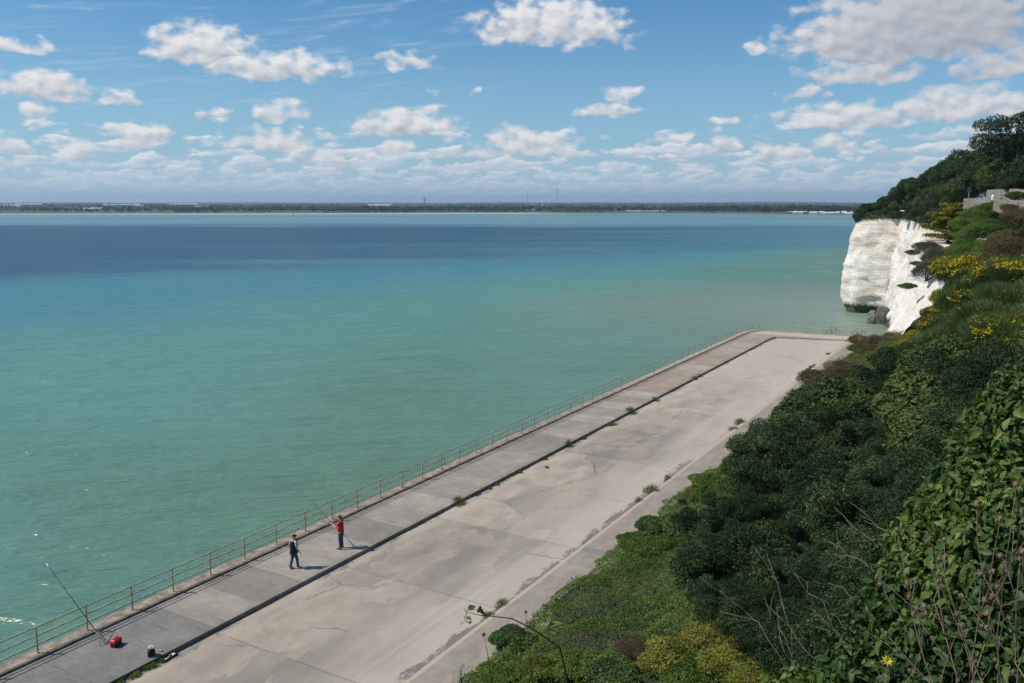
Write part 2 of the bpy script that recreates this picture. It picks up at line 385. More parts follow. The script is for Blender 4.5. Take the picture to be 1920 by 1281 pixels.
def mat_deck():
    m, T, b = new_mat('apron_concrete'); p = T.pos(); x, y, z = T.sep(p)[:3]
    n = T.noise(T.vm('MULTIPLY', p, (1, .45, 1)), .32, 6, .62, .3)
    # worn screed lies over the seaward half with a torn edge; bare grey aggregate elsewhere
    lim = T.m('ADD', T.m('ADD', x, 24.2), T.m('MULTIPLY', T.m('SUBTRACT', n, .5), 13))
    g = T.voro(T.vm('ADD', p, T.vm('MULTIPLY', T.vm('SUBTRACT', T.noise(p, .8, 4, .6, col=True), (.5,.5,.5)), (2.2,2.2,0))), .33, out=1)
    gs = T.sep(g)[0]
    lim = T.m('ADD', lim, T.m('MULTIPLY', T.m('SUBTRACT', gs, .5), 5.5))
    tan = T.step(T.m('ADD', lim, T.m('MULTIPLY', T.m('SUBTRACT', T.noise(p, 1.5, 4, .7), .5), 1.6)), .22, -.22)
    fine = T.noise(p, 30, 3, .7)
    grey = T.mix(T.step(T.noise(T.vm('MULTIPLY', p, (1, .35, 1)), .5, 5, .6), .3, .72), (.258, .224, .186), (.378, .325, .268))
    tanc = T.mix(T.step(T.noise(T.vm('MULTIPLY', p, (1.4, .8, 1)), .7, 6, .65), .3, .7), (.33, .265, .20), (.47, .385, .295))
    c = T.mix(T.m('MULTIPLY', tan, .72), grey, tanc)
    slab = T.m('FLOOR', T.m('DIVIDE', T.m('SUBTRACT', y, 23.1), 7.86)); wn = T.node('ShaderNodeTexWhiteNoise', noise_dimensions='1D'); T.put(wn.inputs['W'], slab)
    c = T.mix(wn.outputs[0], T.mix(1, c, (.86, .86, .87), 'MULTIPLY'), T.mix(1, c, (1.10, 1.09, 1.07), 'MULTIPLY'))
    st_ = T.noise(T.vm('MULTIPLY', p, (1, .5, 1)), .9, 6, .72, .5)
    c = T.mix(T.m('MULTIPLY', T.step(st_, .54, .66), .35), c, (.20, .18, .155))
    # bleached bands: beside the step, and a broad washed strip towards the inland edge
    w = T.noise(T.vm('MULTIPLY', p, (1, .3, 1)), .55, 5, .6)
    b1 = T.m('MULTIPLY', T.step(x, -26.6, -27.9), T.step(w, .36, .6))
    b2 = T.m('MULTIPLY', T.step(T.m('ADD', x, T.m('MULTIPLY', T.m('SUBTRACT', w, .5), 7)), -23.4, -19.2), .6)
    c = T.mix(T.m('MULTIPLY', b1, .55), c, (.52, .45, .37)); c = T.mix(b2, c, (.52, .445, .355))
    ag = T.m('ADD', y, T.m('MULTIPLY', T.m('SUBTRACT', n, .5), 30))
    c = T.mix(T.step(ag, 64, 98, 0, .75), c, T.mix(T.noise(T.vm('MULTIPLY', p, (.3, 1, 1)), .6, 4, .6), (.42, .36, .30), (.56, .47, .38)))
    # vehicle lines along the inland edge
    tr = T.noise(T.vm('MULTIPLY', p, (7, .05, 1)), 1, 3, .6)
    c = T.mix(T.m('MULTIPLY', T.m('MULTIPLY', T.step(tr, .5, .62), T.step(x, -22.5, -21)), .18), c, (.58, .54, .48))
    # dirt and moss gathered against the kerbs
    dn = T.noise(T.vm('MULTIPLY', p, (1, .4, 1)), 1.5, 6, .72)
    dk = T.m('ADD', T.m('MULTIPLY', T.step(x, -19.9, -18.75), .42), T.m('MULTIPLY', T.noise(T.comb(0, y, 0), .14, 2), .5))
    dk = T.m('MULTIPLY', T.step(T.m('ADD', dn, dk), 1.04, 1.12), T.step(y, 66, 50, .25, 1))
    c = T.mix(T.m('MULTIPLY', dk, .75), c, (.10, .10, .095))
    dk2 = T.step(T.m('ADD', dn, T.step(x, -26.9, -27.9, 0, .3)), .80, .87)
    c = T.mix(T.m('MULTIPLY', dk2, .6), c, (.10, .10, .085))
    # expansion joints and cracks
    fr = T.m('ABSOLUTE', T.m('SUBTRACT', T.m('FRACT', T.m('DIVIDE', T.m('ADD', T.m('SUBTRACT', y, 23.1), T.m('MULTIPLY', T.m('SUBTRACT', T.noise(p, 2, 3), .5), .12)), 7.86)), .5))
    j = T.m('MULTIPLY', T.step(fr, .4955, .4985), T.step(T.noise(p, .5, 3), .38, .55, .25, .9))
    ce = T.voro(T.vm('ADD', p, T.vm('MULTIPLY', T.noise(p, 1.6, 4, .6, col=True), (.7,.7,0))), .16, 'DISTANCE_TO_EDGE')
    ck = T.m('MULTIPLY', T.step(ce, .007, .002), T.step(T.noise(p, .22, 3), .52, .6))
    c = T.mix(T.m('MULTIPLY', T.m('MAXIMUM', j, ck), .75), c, (.09, .085, .075))
    c = T.mix(T.step(fine, .3, .7), T.mix(1, c, (.90, .90, .90), 'MULTIPLY'), T.mix(1, c, (1.1, 1.1, 1.1), 'MULTIPLY'))
    sp = T.step(T.voro(p, .9), .03, .015)
    c = T.mix(T.m('MULTIPLY', sp, .6), c, (.62, .6, .56))
    T.put(b.inputs['Base Color'], c); b.inputs['Roughness'].default_value = .92
    T.put(b.inputs['Normal'], T.bump(T.m('ADD', fine, T.m('MULTIPLY', tan, .5)), .5, .02))
    return m
def mat_stone():
    m, T, b = new_mat('worn_coping'); p = T.pos()
    n = T.noise(p, 2.2, 6, .72); v = T.voro(p, 3.5, out=1)
    c = T.mix(T.step(n, .3, .7), (.15, .115, .085), (.42, .35, .27))
    c = T.mix(T.m('MULTIPLY', T.step(T.noise(p, 7, 4, .7), .56, .7), .6), c, (.07, .06, .05))
    c = T.mix(T.m('MULTIPLY', T.step(T.sep(p)[1], 60, 90), .6), c, (.46, .38, .29))
    T.put(b.inputs['Base Color'], c); b.inputs['Roughness'].default_value = .95
    T.put(b.inputs['Normal'], T.bump(n, .8, .05)); return m
def build_promenade():
    o0 = curve_out(0); o1 = curve_out(.82)
    # walkway: raised strip along the sea, round the end and back along the inland side
    inner = [(-18.65, S0), (-18.65, 60), (-18.85, 90), (-19.0, 118.45), (-27.66, 116.15), (-28.06, 114.6), (-28.06, S0)]
    bm = bmesh.new()
    outer = [(x, y) for x, y in o1]
    poly = outer + [(-14.0, 122.9), (-14.0, S0)] + inner
    prism(bm, poly, -1.2, 0)
    bmesh.ops.triangulate(bm, faces=[f for f in bm.faces if len(f.verts) > 4])
    tag(link('walkway', bm_mesh('walkway', bm), mat_walk()), kind='structure')
    bm = bmesh.new()
    # apron: fine grid with a slight unevenness
    nx, ny = 20, 150
    vs = [[bm.verts.new((-28.3+9.8*i/nx, S0+149.5*j/ny, -.19+.02*mn.noise((i*.3, j*.3, 1)))) for i in range(nx+1)] for j in range(ny+1)]
    for j in range(ny):
        for i in range(nx): bm.faces.new((vs[j][i], vs[j][i+1], vs[j+1][i+1], vs[j+1][i]))
    tag(link('promenade_apron', bm_mesh('promenade_apron', bm, True), mat_deck()), kind='structure')
    # sea wall with a rough, broken coping
    bm = bmesh.new(); rnd = random.Random(5)
    def dens(pts, st):
        out = []
        for a, b_ in zip(pts, pts[1:]):
            n = max(1, int(math.dist(a, b_)/st))
            out += [(a[0]+(b_[0]-a[0])*i/n, a[1]+(b_[1]-a[1])*i/n) for i in range(n)]
        return out+[pts[-1]]
    a = dens(o0, .35); b2 = dens(o1, .35)
    n = len(a); b_ = [b2[min(len(b2)-1, round(i*(len(b2)-1)/(n-1)))] for i in range(n)]
    rows = []
    for i in range(n):
        d = .16*mn.noise((a[i][1]*.9, a[i][0], 3))+.08*mn.noise((a[i][1]*3, 0, 7))
        k = .09+.02*mn.noise((a[i][1]*1.3, 2, 2))
        ax, ay = a[i]; bx, by = b_[i]; ux, uy = (ax-bx), (ay-by); L = math.hypot(ux, uy) or 1; ux /= L; uy /= L
        rows.append([bm.verts.new(v) for v in ((ax+ux*.25, ay+uy*.25, -5), (ax+ux*(d-.02), ay+uy*(d-.02), -.35), (ax+ux*d, ay+uy*d, k-.07), (ax+ux*(d-.1), ay+uy*(d-.1), k),
                    (bx, by, .1), (bx, by, -1))])
    for A, B in zip(rows, rows[1:]):
        for k in range(5): bm.faces.new((A[k], A[k+1], B[k+1], B[k]))
    w = link('sea_wall', bm_mesh('sea_wall', bm), mat_stone())
    tag(w, 'low concrete sea wall with crumbling rusty coping along the water side of the walkway', 'sea wall')
build_promenade()

M_RAIL = simple('weathered_rail_paint', (.42, .36, .27), .6, 0, .35, 6)
def build_railing():
    root = tag(empty('railing', (-32.25, 40, .1)), 'long rusty cream metal railing with three rails along the edge of the sea', 'railing')
    root.location = (0, 0, 0)
    line = curve_out(.5)
    posts = [(-32.25, 18.03+2.12*k) for k in range(-9, 48) if 18.03+2.12*k < 117.2]
    posts += [(-32.05, 118.6), (-31.2, 120.3), (-29.7, 120.9), (-27.68, 121.0), (-25.25, 121.16), (-22.74, 121.51), (-20.2, 121.93), (-17.7, 122.35), (-15.4, 122.7)]
    for (x, y) in posts:
        bm = bmesh.new(); tube(bm, [(x, y, .08), (x, y, 1.2)], .038, 8)
        tube(bm, [(x, y, .08), (x, y, .12)], .075, 8)
        for z in (.46, .82, 1.18): ball(bm, (x, y, z), (.05, .05, .045), 8)
        link('post', bm_mesh('post', bm, False), M_RAIL, root)
    for z in (.46, .82, 1.18):
        bm = bmesh.new(); tube(bm, [(x, y, z) for x, y in posts], .030, 6)
        link('rail', bm_mesh('rail', bm, True), M_RAIL, root)
build_railing()

# ---------------------------------------------------------------- foliage
def mat_leaf(name, cols, rough=.5, trans=.25, nscale=.6, spec=.15):
    m, T, b = new_mat(name)
    g = T.node('ShaderNodeNewGeometry'); oi = T.node('ShaderNodeObjectInfo')
    r = g.outputs['Random Per Island']
    n = T.noise(g.outputs['Position'], nscale, 3, .6)
    f = T.m('ADD', T.m('MULTIPLY', r, .6), T.m('ADD', T.m('MULTIPLY', T.m('SUBTRACT', n, .5), 1.5), T.m('MULTIPLY', oi.outputs['Random'], .3)))
    f = T.m('ADD', f, .15, clamp=True)
    ramp = T.node('ShaderNodeValToRGB'); T.put(ramp.inputs[0], f); cr = ramp.color_ramp
    while len(cr.elements) < len(cols): cr.elements.new(.5)
    for i, c in enumerate(cols): cr.elements[i].position = i/(len(cols)-1); cr.elements[i].color = (*c, 1)
    col = ramp.outputs[0]
    T.put(b.inputs['Base Color'], col); b.inputs['Roughness'].default_value = rough
    b.inputs['Specular IOR Level'].default_value = spec
    tr = T.node('ShaderNodeBsdfTranslucent'); T.put(tr.inputs[0], T.mix(1, col, (1.5, 1.7, .7), 'MULTIPLY'))
    mx = T.node('ShaderNodeMixShader'); mx.inputs[0].default_value = trans
    T.put(mx.inputs[1], b.outputs[0]); T.put(mx.inputs[2], tr.outputs[0])
    T.l.new(mx.outputs[0], m.node_tree.nodes['Material Output'].inputs[0])
    return m
L_OAK = mat_leaf('evergreen_oak_leaf', [(.004,.010,.004), (.011,.025,.008), (.030,.055,.018), (.095,.13,.048)], .65, .12, .5, .15)
L_IVY = mat_leaf('ivy_leaf', [(.010,.026,.007), (.025,.057,.014), (.056,.106,.022), (.14,.18,.04)], .5, .25, .8, .28)
L_COVER = mat_leaf('ground_cover_leaf', [(.020,.035,.010), (.045,.082,.014), (.085,.140,.022), (.16,.20,.045)], .6, .25, .35)
L_BRIGHT = mat_leaf('bright_green_leaf', [(.04,.07,.018), (.07,.125,.025), (.11,.18,.035), (.16,.21,.06)], .6, .3, .25)
L_YEL = mat_leaf('yellowing_leaf', [(.05,.08,.02), (.10,.13,.025), (.20,.20,.04), (.30,.26,.06)], .55, .3, 1.2)
L_BROOM = mat_leaf('broom_stems', [(.034,.056,.018), (.056,.088,.026), (.085,.125,.038), (.13,.155,.06)], .6, .15, .5)
L_FLOWER = mat_leaf('broom_flower', [(.58,.43,.03), (.72,.53,.02), (.82,.66,.06)], .6, .3, 2)
L_BROWN = mat_leaf('dry_brown_leaf', [(.055,.040,.022), (.085,.058,.030), (.10,.085,.035), (.15,.11,.06)], .75, .2, .6)
L_GREY = mat_leaf('dead_grey_twigs', [(.085,.078,.05), (.14,.125,.09), (.20,.18,.13)], .85, .05, 1)
L_TREE = mat_leaf('headland_tree_leaf', [(.012,.024,.010), (.022,.042,.014), (.038,.062,.020), (.065,.085,.032)], .6, .15, .12)
L_TREE2 = mat_leaf('grey_green_leaf', [(.030,.042,.025), (.050,.066,.036), (.080,.095,.055)], .65, .15, .2)
L_OLIVE = mat_leaf('olive_green_leaf', [(.024,.042,.012), (.044,.070,.018), (.072,.105,.028), (.11,.14,.042)], .6, .15, .2)
L_CYP = mat_leaf('golden_cypress_leaf', [(.05,.065,.012), (.12,.12,.015), (.24,.20,.02), (.34,.27,.03)], .6, .2, .5)
L_GRASS = mat_leaf('grass_blade', [(.06,.085,.025), (.10,.14,.04), (.18,.19,.08)], .6, .25, 1)
M_BARK = simple('bark', (.075, .06, .048), .9, 0, .4, 12, .02)
M_TWIG = simple('pale_twig', (.22, .19, .15), .85, 0, .3, 20)
M_DEAD = simple('dead_stalk', (.17, .12, .075), .85, 0, .35, 25)
M_RED = simple('reddish_stem', (.10, .045, .03), .8)

def sample_blobs(blobs, n, rng, depth=.3, low=-.35, lump=0.0):
    B = np.array(blobs, float); area = (B[:,3]*B[:,4]+B[:,4]*B[:,5]+B[:,3]*B[:,5]); area /= area.sum()
    P = []; N = []; got = 0
    while got < n:
        k = rng.choice(len(B), size=int((n-got)*1.7)+50, p=area); b = B[k]
        d = rng.normal(size=(len(k), 3)); d /= np.linalg.norm(d, axis=1)[:, None]
        keep = (d[:,2] > low) | (rng.random(len(k)) < .25); d = d[keep]; b = b[keep]; k = k[keep]
        r = 1-depth*rng.random(len(d))**1.7
        if lump: r += lump*(np.sin(d[:,0]*9+k)*np.sin(d[:,1]*8+k*2)*np.sin(d[:,2]*9+k*3))
        p = b[:,:3]+d*b[:,3:6]*r[:,None]
        nn = d/b[:,3:6]; nn /= np.linalg.norm(nn, axis=1)[:, None]
        ins = np.zeros(len(p), bool)
        for j, q in enumerate(B):
            ins |= (((p-q[:3])/q[3:6])**2).sum(1) < .62
            if len(B) > 60 and j > 60: break
        own = ((((p-b[:,:3])/b[:,3:6])**2).sum(1) < .62)
        ok = ~(ins & ~own) & ~(own & (rng.random(len(p)) < .6))
        P.append(p[ok]); N.append(nn[ok]); got += ok.sum()
    return np.concatenate(P)[:n], np.concatenate(N)[:n]
def norm(a): return a/np.maximum(np.linalg.norm(a, axis=1), 1e-9)[:, None]
def leaves(P, N, size, rng, aspect=.5, out=.7, up=.25, shape='q', fold=.25, droop=0):
    n = len(P); s = size*(.5+.95*rng.random(n)**1.3)[:, None]
    nn = norm(N*out+rng.normal(size=(n,3))*.45+np.array([0,0,up]))
    t = rng.normal(size=(n,3)); t[:,2] -= droop; t = norm(t-nn*(t*nn).sum(1)[:,None]); u = np.cross(nn, t)
    if shape == 'q':
        V = np.stack([P, P+t*s*.5+u*s*aspect*.5+nn*s*fold*.3, P+t*s, P+t*s*.5-u*s*aspect*.5+nn*s*fold*.3], 1).reshape(-1, 3)
        F = np.arange(4*n).reshape(-1, 4)
    elif shape == 'b':            # thin upright blade or stem
        g = norm(N*.8+rng.normal(size=(n,3))*.35+np.array([0,0,1.0])); u = norm(np.cross(g, rng.normal(size=(n,3))))
        V = np.stack([P-u*s*aspect*.5, P+u*s*aspect*.5, P+g*s+u*s*aspect*.12, P+g*s-u*s*aspect*.12], 1).reshape(-1, 3)
        F = np.arange(4*n).reshape(-1, 4)
    else:                         # broad leaf: two halves folded on the midrib, tip curling down
        prof = [(0, .05), (.18, .36), (.45, .5), (.75, .27), (1.0, .02)]
        rows = []
        for a, w in prof:
            c = P+t*s*a-nn*s*.28*a*a
            rows += [c+u*s*aspect*w+nn*s*fold*w, c, c-u*s*aspect*w+nn*s*fold*w]
        V = np.stack(rows, 1).reshape(-1, 3); f = []
        for i in range(4):
            for j in range(2): f.append([3*i+j, 3*i+j+1, 3*i+j+4, 3*i+j+3])
        F = (np.arange(n)[:, None, None]*15+np.array(f)[None]).reshape(-1, 4)
    return V, F
def lobes(rng, R, k, rr=(.28, .5), low=-.1, c=(0,0,0), main=True):
    out = [(*c, R[0]*.8, R[1]*.8, R[2]*.8)] if main else []
    for i in range(k):
        d = rng.normal(size=3); d /= np.linalg.norm(d)
        if d[2] < low: d[2] = abs(d[2])
        q = rng.uniform(*rr)
        out.append((c[0]+d[0]*R[0]*.72, c[1]+d[1]*R[1]*.72, c[2]+d[2]*R[2]*.72, R[0]*q, R[1]*q, R[2]*q*.9))
    return out
def ragged(rng, k):                     # irregular crown: lobes of very different size thrown in and out of the mass
    out = [(0, 0, -.1, .62, .62, .5)]
    for i in range(k):
        d = rng.normal(size=3); d /= np.linalg.norm(d); d[2] = abs(d[2])*.9-.12
        f = rng.uniform(.45, 1.02)*(1+.25*math.sin(d[0]*4+k)+.2*math.sin(d[1]*5-k)); q = rng.uniform(.09, .30)*(1.25-.55*f)
        out.append((d[0]*f, d[1]*f, d[2]*f*.85, q*rng.uniform(.9, 1.5), q*rng.uniform(.9, 1.5), q*.8))
    return out
def stems_mesh(rng, blobs, base=(0,0,-.3), r=.05, n=7):
    bm = bmesh.new(); base = Vector(base)
    for i in range(n):
        b = blobs[rng.integers(len(blobs))]; e = Vector(b[:3]); m_ = base.lerp(e, .5)+Vector(rng.normal(size=3)*.08)
        tube(bm, [base+Vector((*rng.normal(size=2)*.05, 0)), m_, e], [r, r*.6, r*.25], 6)
    return bm_mesh('stem', bm, True)

def bush_proto(name, seed, n, leaf, mat, k=16, R=(1, 1, .85), aspect=.5, shape='q', depth=.3, out=.7, up=.25, rr=(.28,.5), flower=None, lump=.08, fold=.25, rag=False):
    rng = np.random.default_rng(seed); bl = ragged(rng, k) if rag else lobes(rng, R, k, rr)
    P, N = sample_blobs(bl, n, rng, depth, lump=lump)
    V, F = leaves(P, N, leaf, rng, aspect, out, up, shape, fold)
    d = dict(name=name, fol=mesh_np('foliage', V, F), stem=stems_mesh(rng, bl, (0, 0, -R[2]*.6)))
    d['fol'].materials.append(mat); d['stem'].materials.append(M_BARK)
    if flower:
        m_ = (N[:,2]+N[:,0]*-.35+.5*np.sin(P[:,0]*5+seed)*np.sin(P[:,1]*4) > flower[1]) & (rng.random(len(P)) < flower[0])
        P2, N2 = P[m_]+N[m_]*.04, N[m_]
        P2 = np.repeat(P2, 3, 0)+rng.normal(size=(len(P2)*3, 3))*.02; N2 = np.repeat(N2, 3, 0)
        V, F = leaves(P2, N2, flower[2], rng, .9, .3, .6, 'q')
        d['flo'] = mesh_np('flowers', V, F); d['flo'].materials.append(L_FLOWER)
    return d
def plant(proto, name, loc, sc_, rz, label, cat, group=None):
    root = empty(name, loc, rz, sc_); tag(root, label, cat, group)
    link('foliage', proto['fol'], None, root); link('stem', proto['stem'], None, root)
    if 'flo' in proto: link('flowers', proto['flo'], None, root)
    return root

# ---------------------------------------------------------------- hillside
def mat_soil():
    m, T, b = new_mat('hillside_earth'); p = T.pos()
    n = T.noise(p, .5, 5, .65); n2 = T.noise(p, 3, 4, .7)
    c = T.mix(T.step(n, .35, .65), (.028, .038, .014), (.065, .052, .03))
    c = T.mix(T.m('MULTIPLY', T.step(n2, .5, .7), .5), c, (.035, .06, .018))
    # chalk shows through low on the far flank
    T.put(b.inputs['Base Color'], c); b.inputs['Roughness'].default_value = .95
    T.put(b.inputs['Normal'], T.bump(n2, .8, .12)); return m
M_SOIL = mat_soil()
def build_hillside():
    V = []; ts = np.concatenate([np.linspace(-17.6, 12, 75), np.linspace(13, 140, 26)]); ss = np.linspace(-30, 126, 200)
    for s in ss:
        for t in ts: V.append((t+.0*(t<-17), s, terr(max(t, foot(s)+(.0)), s) if t > foot(s) else -.3))
    nx, ny = len(ts), len(ss)
    F = [[j*nx+i, j*nx+i+1, (j+1)*nx+i+1, (j+1)*nx+i] for j in range(ny-1) for i in range(nx-1)]
    tag(link('hillside', mesh_np('hillside', V, F, True), M_SOIL), kind='structure')
build_hillside()

# ---------------------------------------------------------------- chalk headland
def mat_chalk():
    m, T, b = new_mat('chalk'); p = T.pos(); x, y, z = T.sep(p)[:3]
    q = T.vm('ADD', p, T.vm('MULTIPLY', T.vm('SUBTRACT', T.noise(p, .35, 4, .6, col=True), (.5,.5,.5)), (1.5,1.5,1.0)))
    strata = T.noise(T.vm('MULTIPLY', q, (.18, .18, 2.4)), 1, 5, .7)
    blot = T.noise(q, .22, 5, .6); fine = T.noise(q, 2.2, 6, .72); vert = T.noise(T.vm('MULTIPLY', q, (1, 1, .16)), .9, 4, .6)
    c = T.mix(T.step(blot, .32, .66), (.79, .70, .60), (.87, .83, .77))
    up = T.step(z, 6, 14)
    c = T.mix(T.m('MULTIPLY', T.m('MULTIPLY', up, T.step(vert, .42, .62)), .6), c, (.72, .52, .34))
    c = T.mix(T.m('MULTIPLY', T.step(strata, .58, .70), .34), c, (.52, .46, .39))
    c = T.mix(T.m('MULTIPLY', T.step(fine, .56, .70), .5), c, (.48, .40, .32))
    crk = T.voro(T.vm('MULTIPLY', q, (.7, .7, .45)), .8, 'DISTANCE_TO_EDGE')
    c = T.mix(T.m('MULTIPLY', T.m('MULTIPLY', T.step(crk, .035, .01), T.step(blot, .42, .55)), .28), c, (.34, .29, .24))
    fl = T.step(T.voro(T.vm('MULTIPLY', q, (1, 1, 2.2)), .8), .16, .09)
    c = T.mix(T.m('MULTIPLY', T.m('MULTIPLY', fl, T.step(strata, .5, .56)), .55), c, (.16, .15, .14))
    alg = T.step(T.m('ADD', z, T.m('MULTIPLY', T.m('SUBTRACT', fine, .5), 2.5)), -1.1, -2.0)
    c = T.mix(alg, c, T.mix(T.step(fine, .4, .6), (.03, .04, .02), (.10, .12, .05)))
    T.put(b.inputs['Base Color'], c); b.inputs['Roughness'].default_value = .95
    h = T.m('ADD', T.m('ADD', T.m('MULTIPLY', strata, .7), fine), T.m('MULTIPLY', vert, .5))
    T.put(b.inputs['Normal'], T.bump(h, .75, .45)); return m
M_CHALK = mat_chalk()
# base (x, y) at sea level, top (x, y, z), bulge
CLIFF = [((-15.0, 118.5), (-5.5, 121, 10.5), .2), ((-15.9, 127), (-6.6, 128, 11.2), .2), ((-16.6, 136), (-8.2, 137, 12.2), .1), ((-17.6, 147), (-10.6, 147, 13.0), 0),
         ((-19.0, 156.5), (-14.4, 156, 13.5), -.2), ((-19.4, 163), (-16.0, 164, 14.2), .1), ((-20.2, 170), (-18.2, 171, 14.5), .2),
         ((-21.6, 175.0), (-20.6, 175.2, 14.7), .2), ((-24.6, 175.0), (-23.8, 175.6, 14.7), .3), ((-27.6, 175.8), (-26.6, 176.4, 14.6), .4), ((-29.3, 177.4), (-28.3, 177.9, 14.0), .6),
         ((-29.9, 180.5), (-28.7, 181, 13.9), .9), ((-28.5, 190), (-27, 190, 14), .5), ((-22, 205), (-20, 205, 14), 0), ((-10, 225), (-8, 225, 14), 0), ((30, 250), (32, 250, 14), 0), ((90, 255), (92, 255, 14), 0)]
def cliff_at(u):
    i = min(len(CLIFF)-2, int(u)); f = u-i; a, c = CLIFF[i], CLIFF[i+1]
    g = f*f*(3-2*f)*.4+f*.6
    L = lambda p, q: [p[k]+(q[k]-p[k])*g for k in range(len(p))]
    return L(a[0], c[0]), L(a[1], c[1]), a[2]+(c[2]-a[2])*g
def build_headland():
    V = []; nv = 52; us = []
    for i in range(len(CLIFF)-1):
        L = math.dist(CLIFF[i][0], CLIFF[i+1][0]); n = max(4, int(L/(.42 if i < 11 else 2))); us += [i+k/n for k in range(n)]
    us.append(len(CLIFF)-1)
    for u in us:
        (bx, by), (tx, ty, tz), bul = cliff_at(u)
        b0, t0, _ = cliff_at(max(0, u-.05)); b1, t1, _ = cliff_at(min(len(CLIFF)-1, u+.05))
        nx, ny = -(b1[1]-b0[1]), b1[0]-b0[0]; L = math.hypot(nx, ny) or 1; nx /= L; ny /= L     # points out to sea
        for j in range(nv+1):
            f = j/nv; z0 = -5.5; z = z0+(tz-z0)*f; h = (z+3.2)/(tz+3.2)
            x = bx+(tx-bx)*h; y = by+(ty-by)*h
            q = Vector((x, y, z))
            a = mn.noise(q*.14)*.7+.5*abs(mn.noise(Vector((x*.35, y*.35, z*.12))))+.10*(1 if mn.noise(Vector((x*.6, y*.6, z*1.1))) > .12 else 0)+mn.noise(Vector((x*.5, y*.5, z*.22)))*.75+mn.noise(Vector((x*.9, y*.9, z*.9)))*.30+abs(mn.noise(q*1.7))*.22
            a *= min(1, max(.25, (1-f)*6))
            a += bul*math.sin(PI*min(1, max(0, h)))*1.1
            if z < -1.6: a -= .55*min(1, (-1.6-z))                     # wave-cut notch
            if u > 7.25 and u < 8.6 and z < .2: a -= .9*min(1, (.2-z)*2)*math.sin(PI*(u-7.25)/1.35)   # low cave
            V.append((x+nx*a, y+ny*a, z+.12*mn.noise(q*.9+Vector((9,9,9)))))
    n = nv+1
    F = [[i*n+j, i*n+j+1, (i+1)*n+j+1, (i+1)*n+j] for i in range(len(us)-1) for j in range(nv)]
    o = tag(link('chalk_headland', mesh_np('chalk_headland', V, F, True), M_CHALK), kind='structure')
    # grassy top joining the cliff edge to the land behind
    V2 = []; m_ = 26; top = [V[i*n+nv] for i in range(len(us))]
    for i, u in enumerate(us):
        x, y, z = top[i]; ex, ey = 75+0*u, min(230, 126+u*7.5)
        for j in range(m_+1):
            f = (j/m_)**1.6; X = x+(ex-x)*f; Y = y+(ey-y)*f
            d = math.hypot(X-x, Y-y)
            V2.append((X, Y, z+min(5.0, max(0, d-3)*.15)*(1 if Y > 128 else .6)+(.3*mn.noise((X*.3, Y*.3, 0)) if d > 1 else 0)-.02))
    n2 = m_+1
    F2 = [[i*n2+j, (i+1)*n2+j, (i+1)*n2+j+1, i*n2+j+1] for i in range(len(us)-1) for j in range(m_)]
    tag(link('headland_top', mesh_np('headland_top', V2, F2, True), M_SOIL), kind='structure')
build_headland()
def boulder(c, R, seed, mat):
    bm = bmesh.new(); bmesh.ops.create_icosphere(bm, subdivisions=4, radius=1)
    for v in bm.verts:
        p = v.co.copy(); q = Vector((abs(p.x)**.6*math.copysign(1, p.x), abs(p.y)**.6*math.copysign(1, p.y), abs(p.z)**.6*math.copysign(1, p.z)))
        q *= 1+.18*mn.noise(p*1.4+Vector((seed, 0, 0)))+.07*mn.noise(p*4+Vector((seed, 0, 0)))
        v.co = Vector((q.x*R[0], q.y*R[1], q.z*R[2]))
    o = link('boulder', bm_mesh('boulder', bm, False), mat, None, c); return o
M_ROCK = simple('wet_grey_rock', (.15, .135, .11), .8, 0, .5, 1.3, .2)
p = on(1636, 606, ZS); tag(boulder((p.x, p.y, -2.6), (1.0, 1.2, 1.5), 1, M_ROCK), 'rounded pale grey boulder in shallow water, left of a darker block', 'rock')
p = on(1652, 607, ZS); tag(boulder((p.x+.2, p.y, -2.3), (1.15, 1.4, 1.9), 8, simple('dark_block_rock', (.085, .08, .07), .85, 0, .4, 1.5, .15)), 'tall dark square block of rock against the foot of the chalk cliff', 'rock')

# ---------------------------------------------------------------- planting
rnd = random.Random(11)
OAK = [bush_proto('oak', 20+i, 80000, .030, L_OAK, 95+12*i, (1, 1, .85), .6, depth=.55, lump=.1, out=.45, rag=True) for i in range(4)]
IVYB = [bush_proto('ivybush', 30+i, 14000, .075, L_IVY, 14, (1, 1, .7), .75, depth=.25, lump=.1) for i in range(2)]
COV = [bush_proto('cover', 40+i, 9000, .085, L_COVER, 12, (1, 1, .5), .6, lump=.1) for i in range(2)]
YEL = bush_proto('yellow', 50, 9000, .08, L_YEL, 14, (1, 1, .7), .55, lump=.12, depth=.45)
BROOM = [bush_proto('broom', 60+i, 22000, .17, L_BROOM, 12, (1, 1, .8), .055, 'b', .45, lump=.1, flower=(f, th, .045)) for i, (f, th) in enumerate([(.10, .55), (.30, .25), (.012, .4)])]
BROWN = bush_proto('brown', 70, 20000, .045, L_BROWN, 14, (1, 1, .7), .5, lump=.15, depth=.5)
GREYB = bush_proto('grey', 71, 16000, .17, L_GREY, 14, (1, 1, .8), .06, 'b', .5, lump=.15)
TREEB = [bush_proto('tree', 80+i, 20000, .062, L_TREE, 26+3*i, (1, 1, .85), .7, lump=.16, depth=.35, rr=(.2,.45)) for i in range(3)]
TREEO = bush_proto('treeo', 87, 18000, .062, L_OLIVE, 24, (1, 1, .85), .7, lump=.16, depth=.35, rr=(.2,.45))
TREEG = bush_proto('treeg', 85, 7000, .085, L_TREE2, 14, (1, 1, .8), .6, lump=.12, depth=.35)
BRIF = bush_proto('brightfar', 88, 24000, .042, L_BRIGHT, 26, (1, 1, .6), .6, lump=.15, depth=.4, rr=(.15,.4))
BRI = bush_proto('bright', 86, 9000, .08, L_BRIGHT, 14, (1, 1, .45), .6, lump=.12)

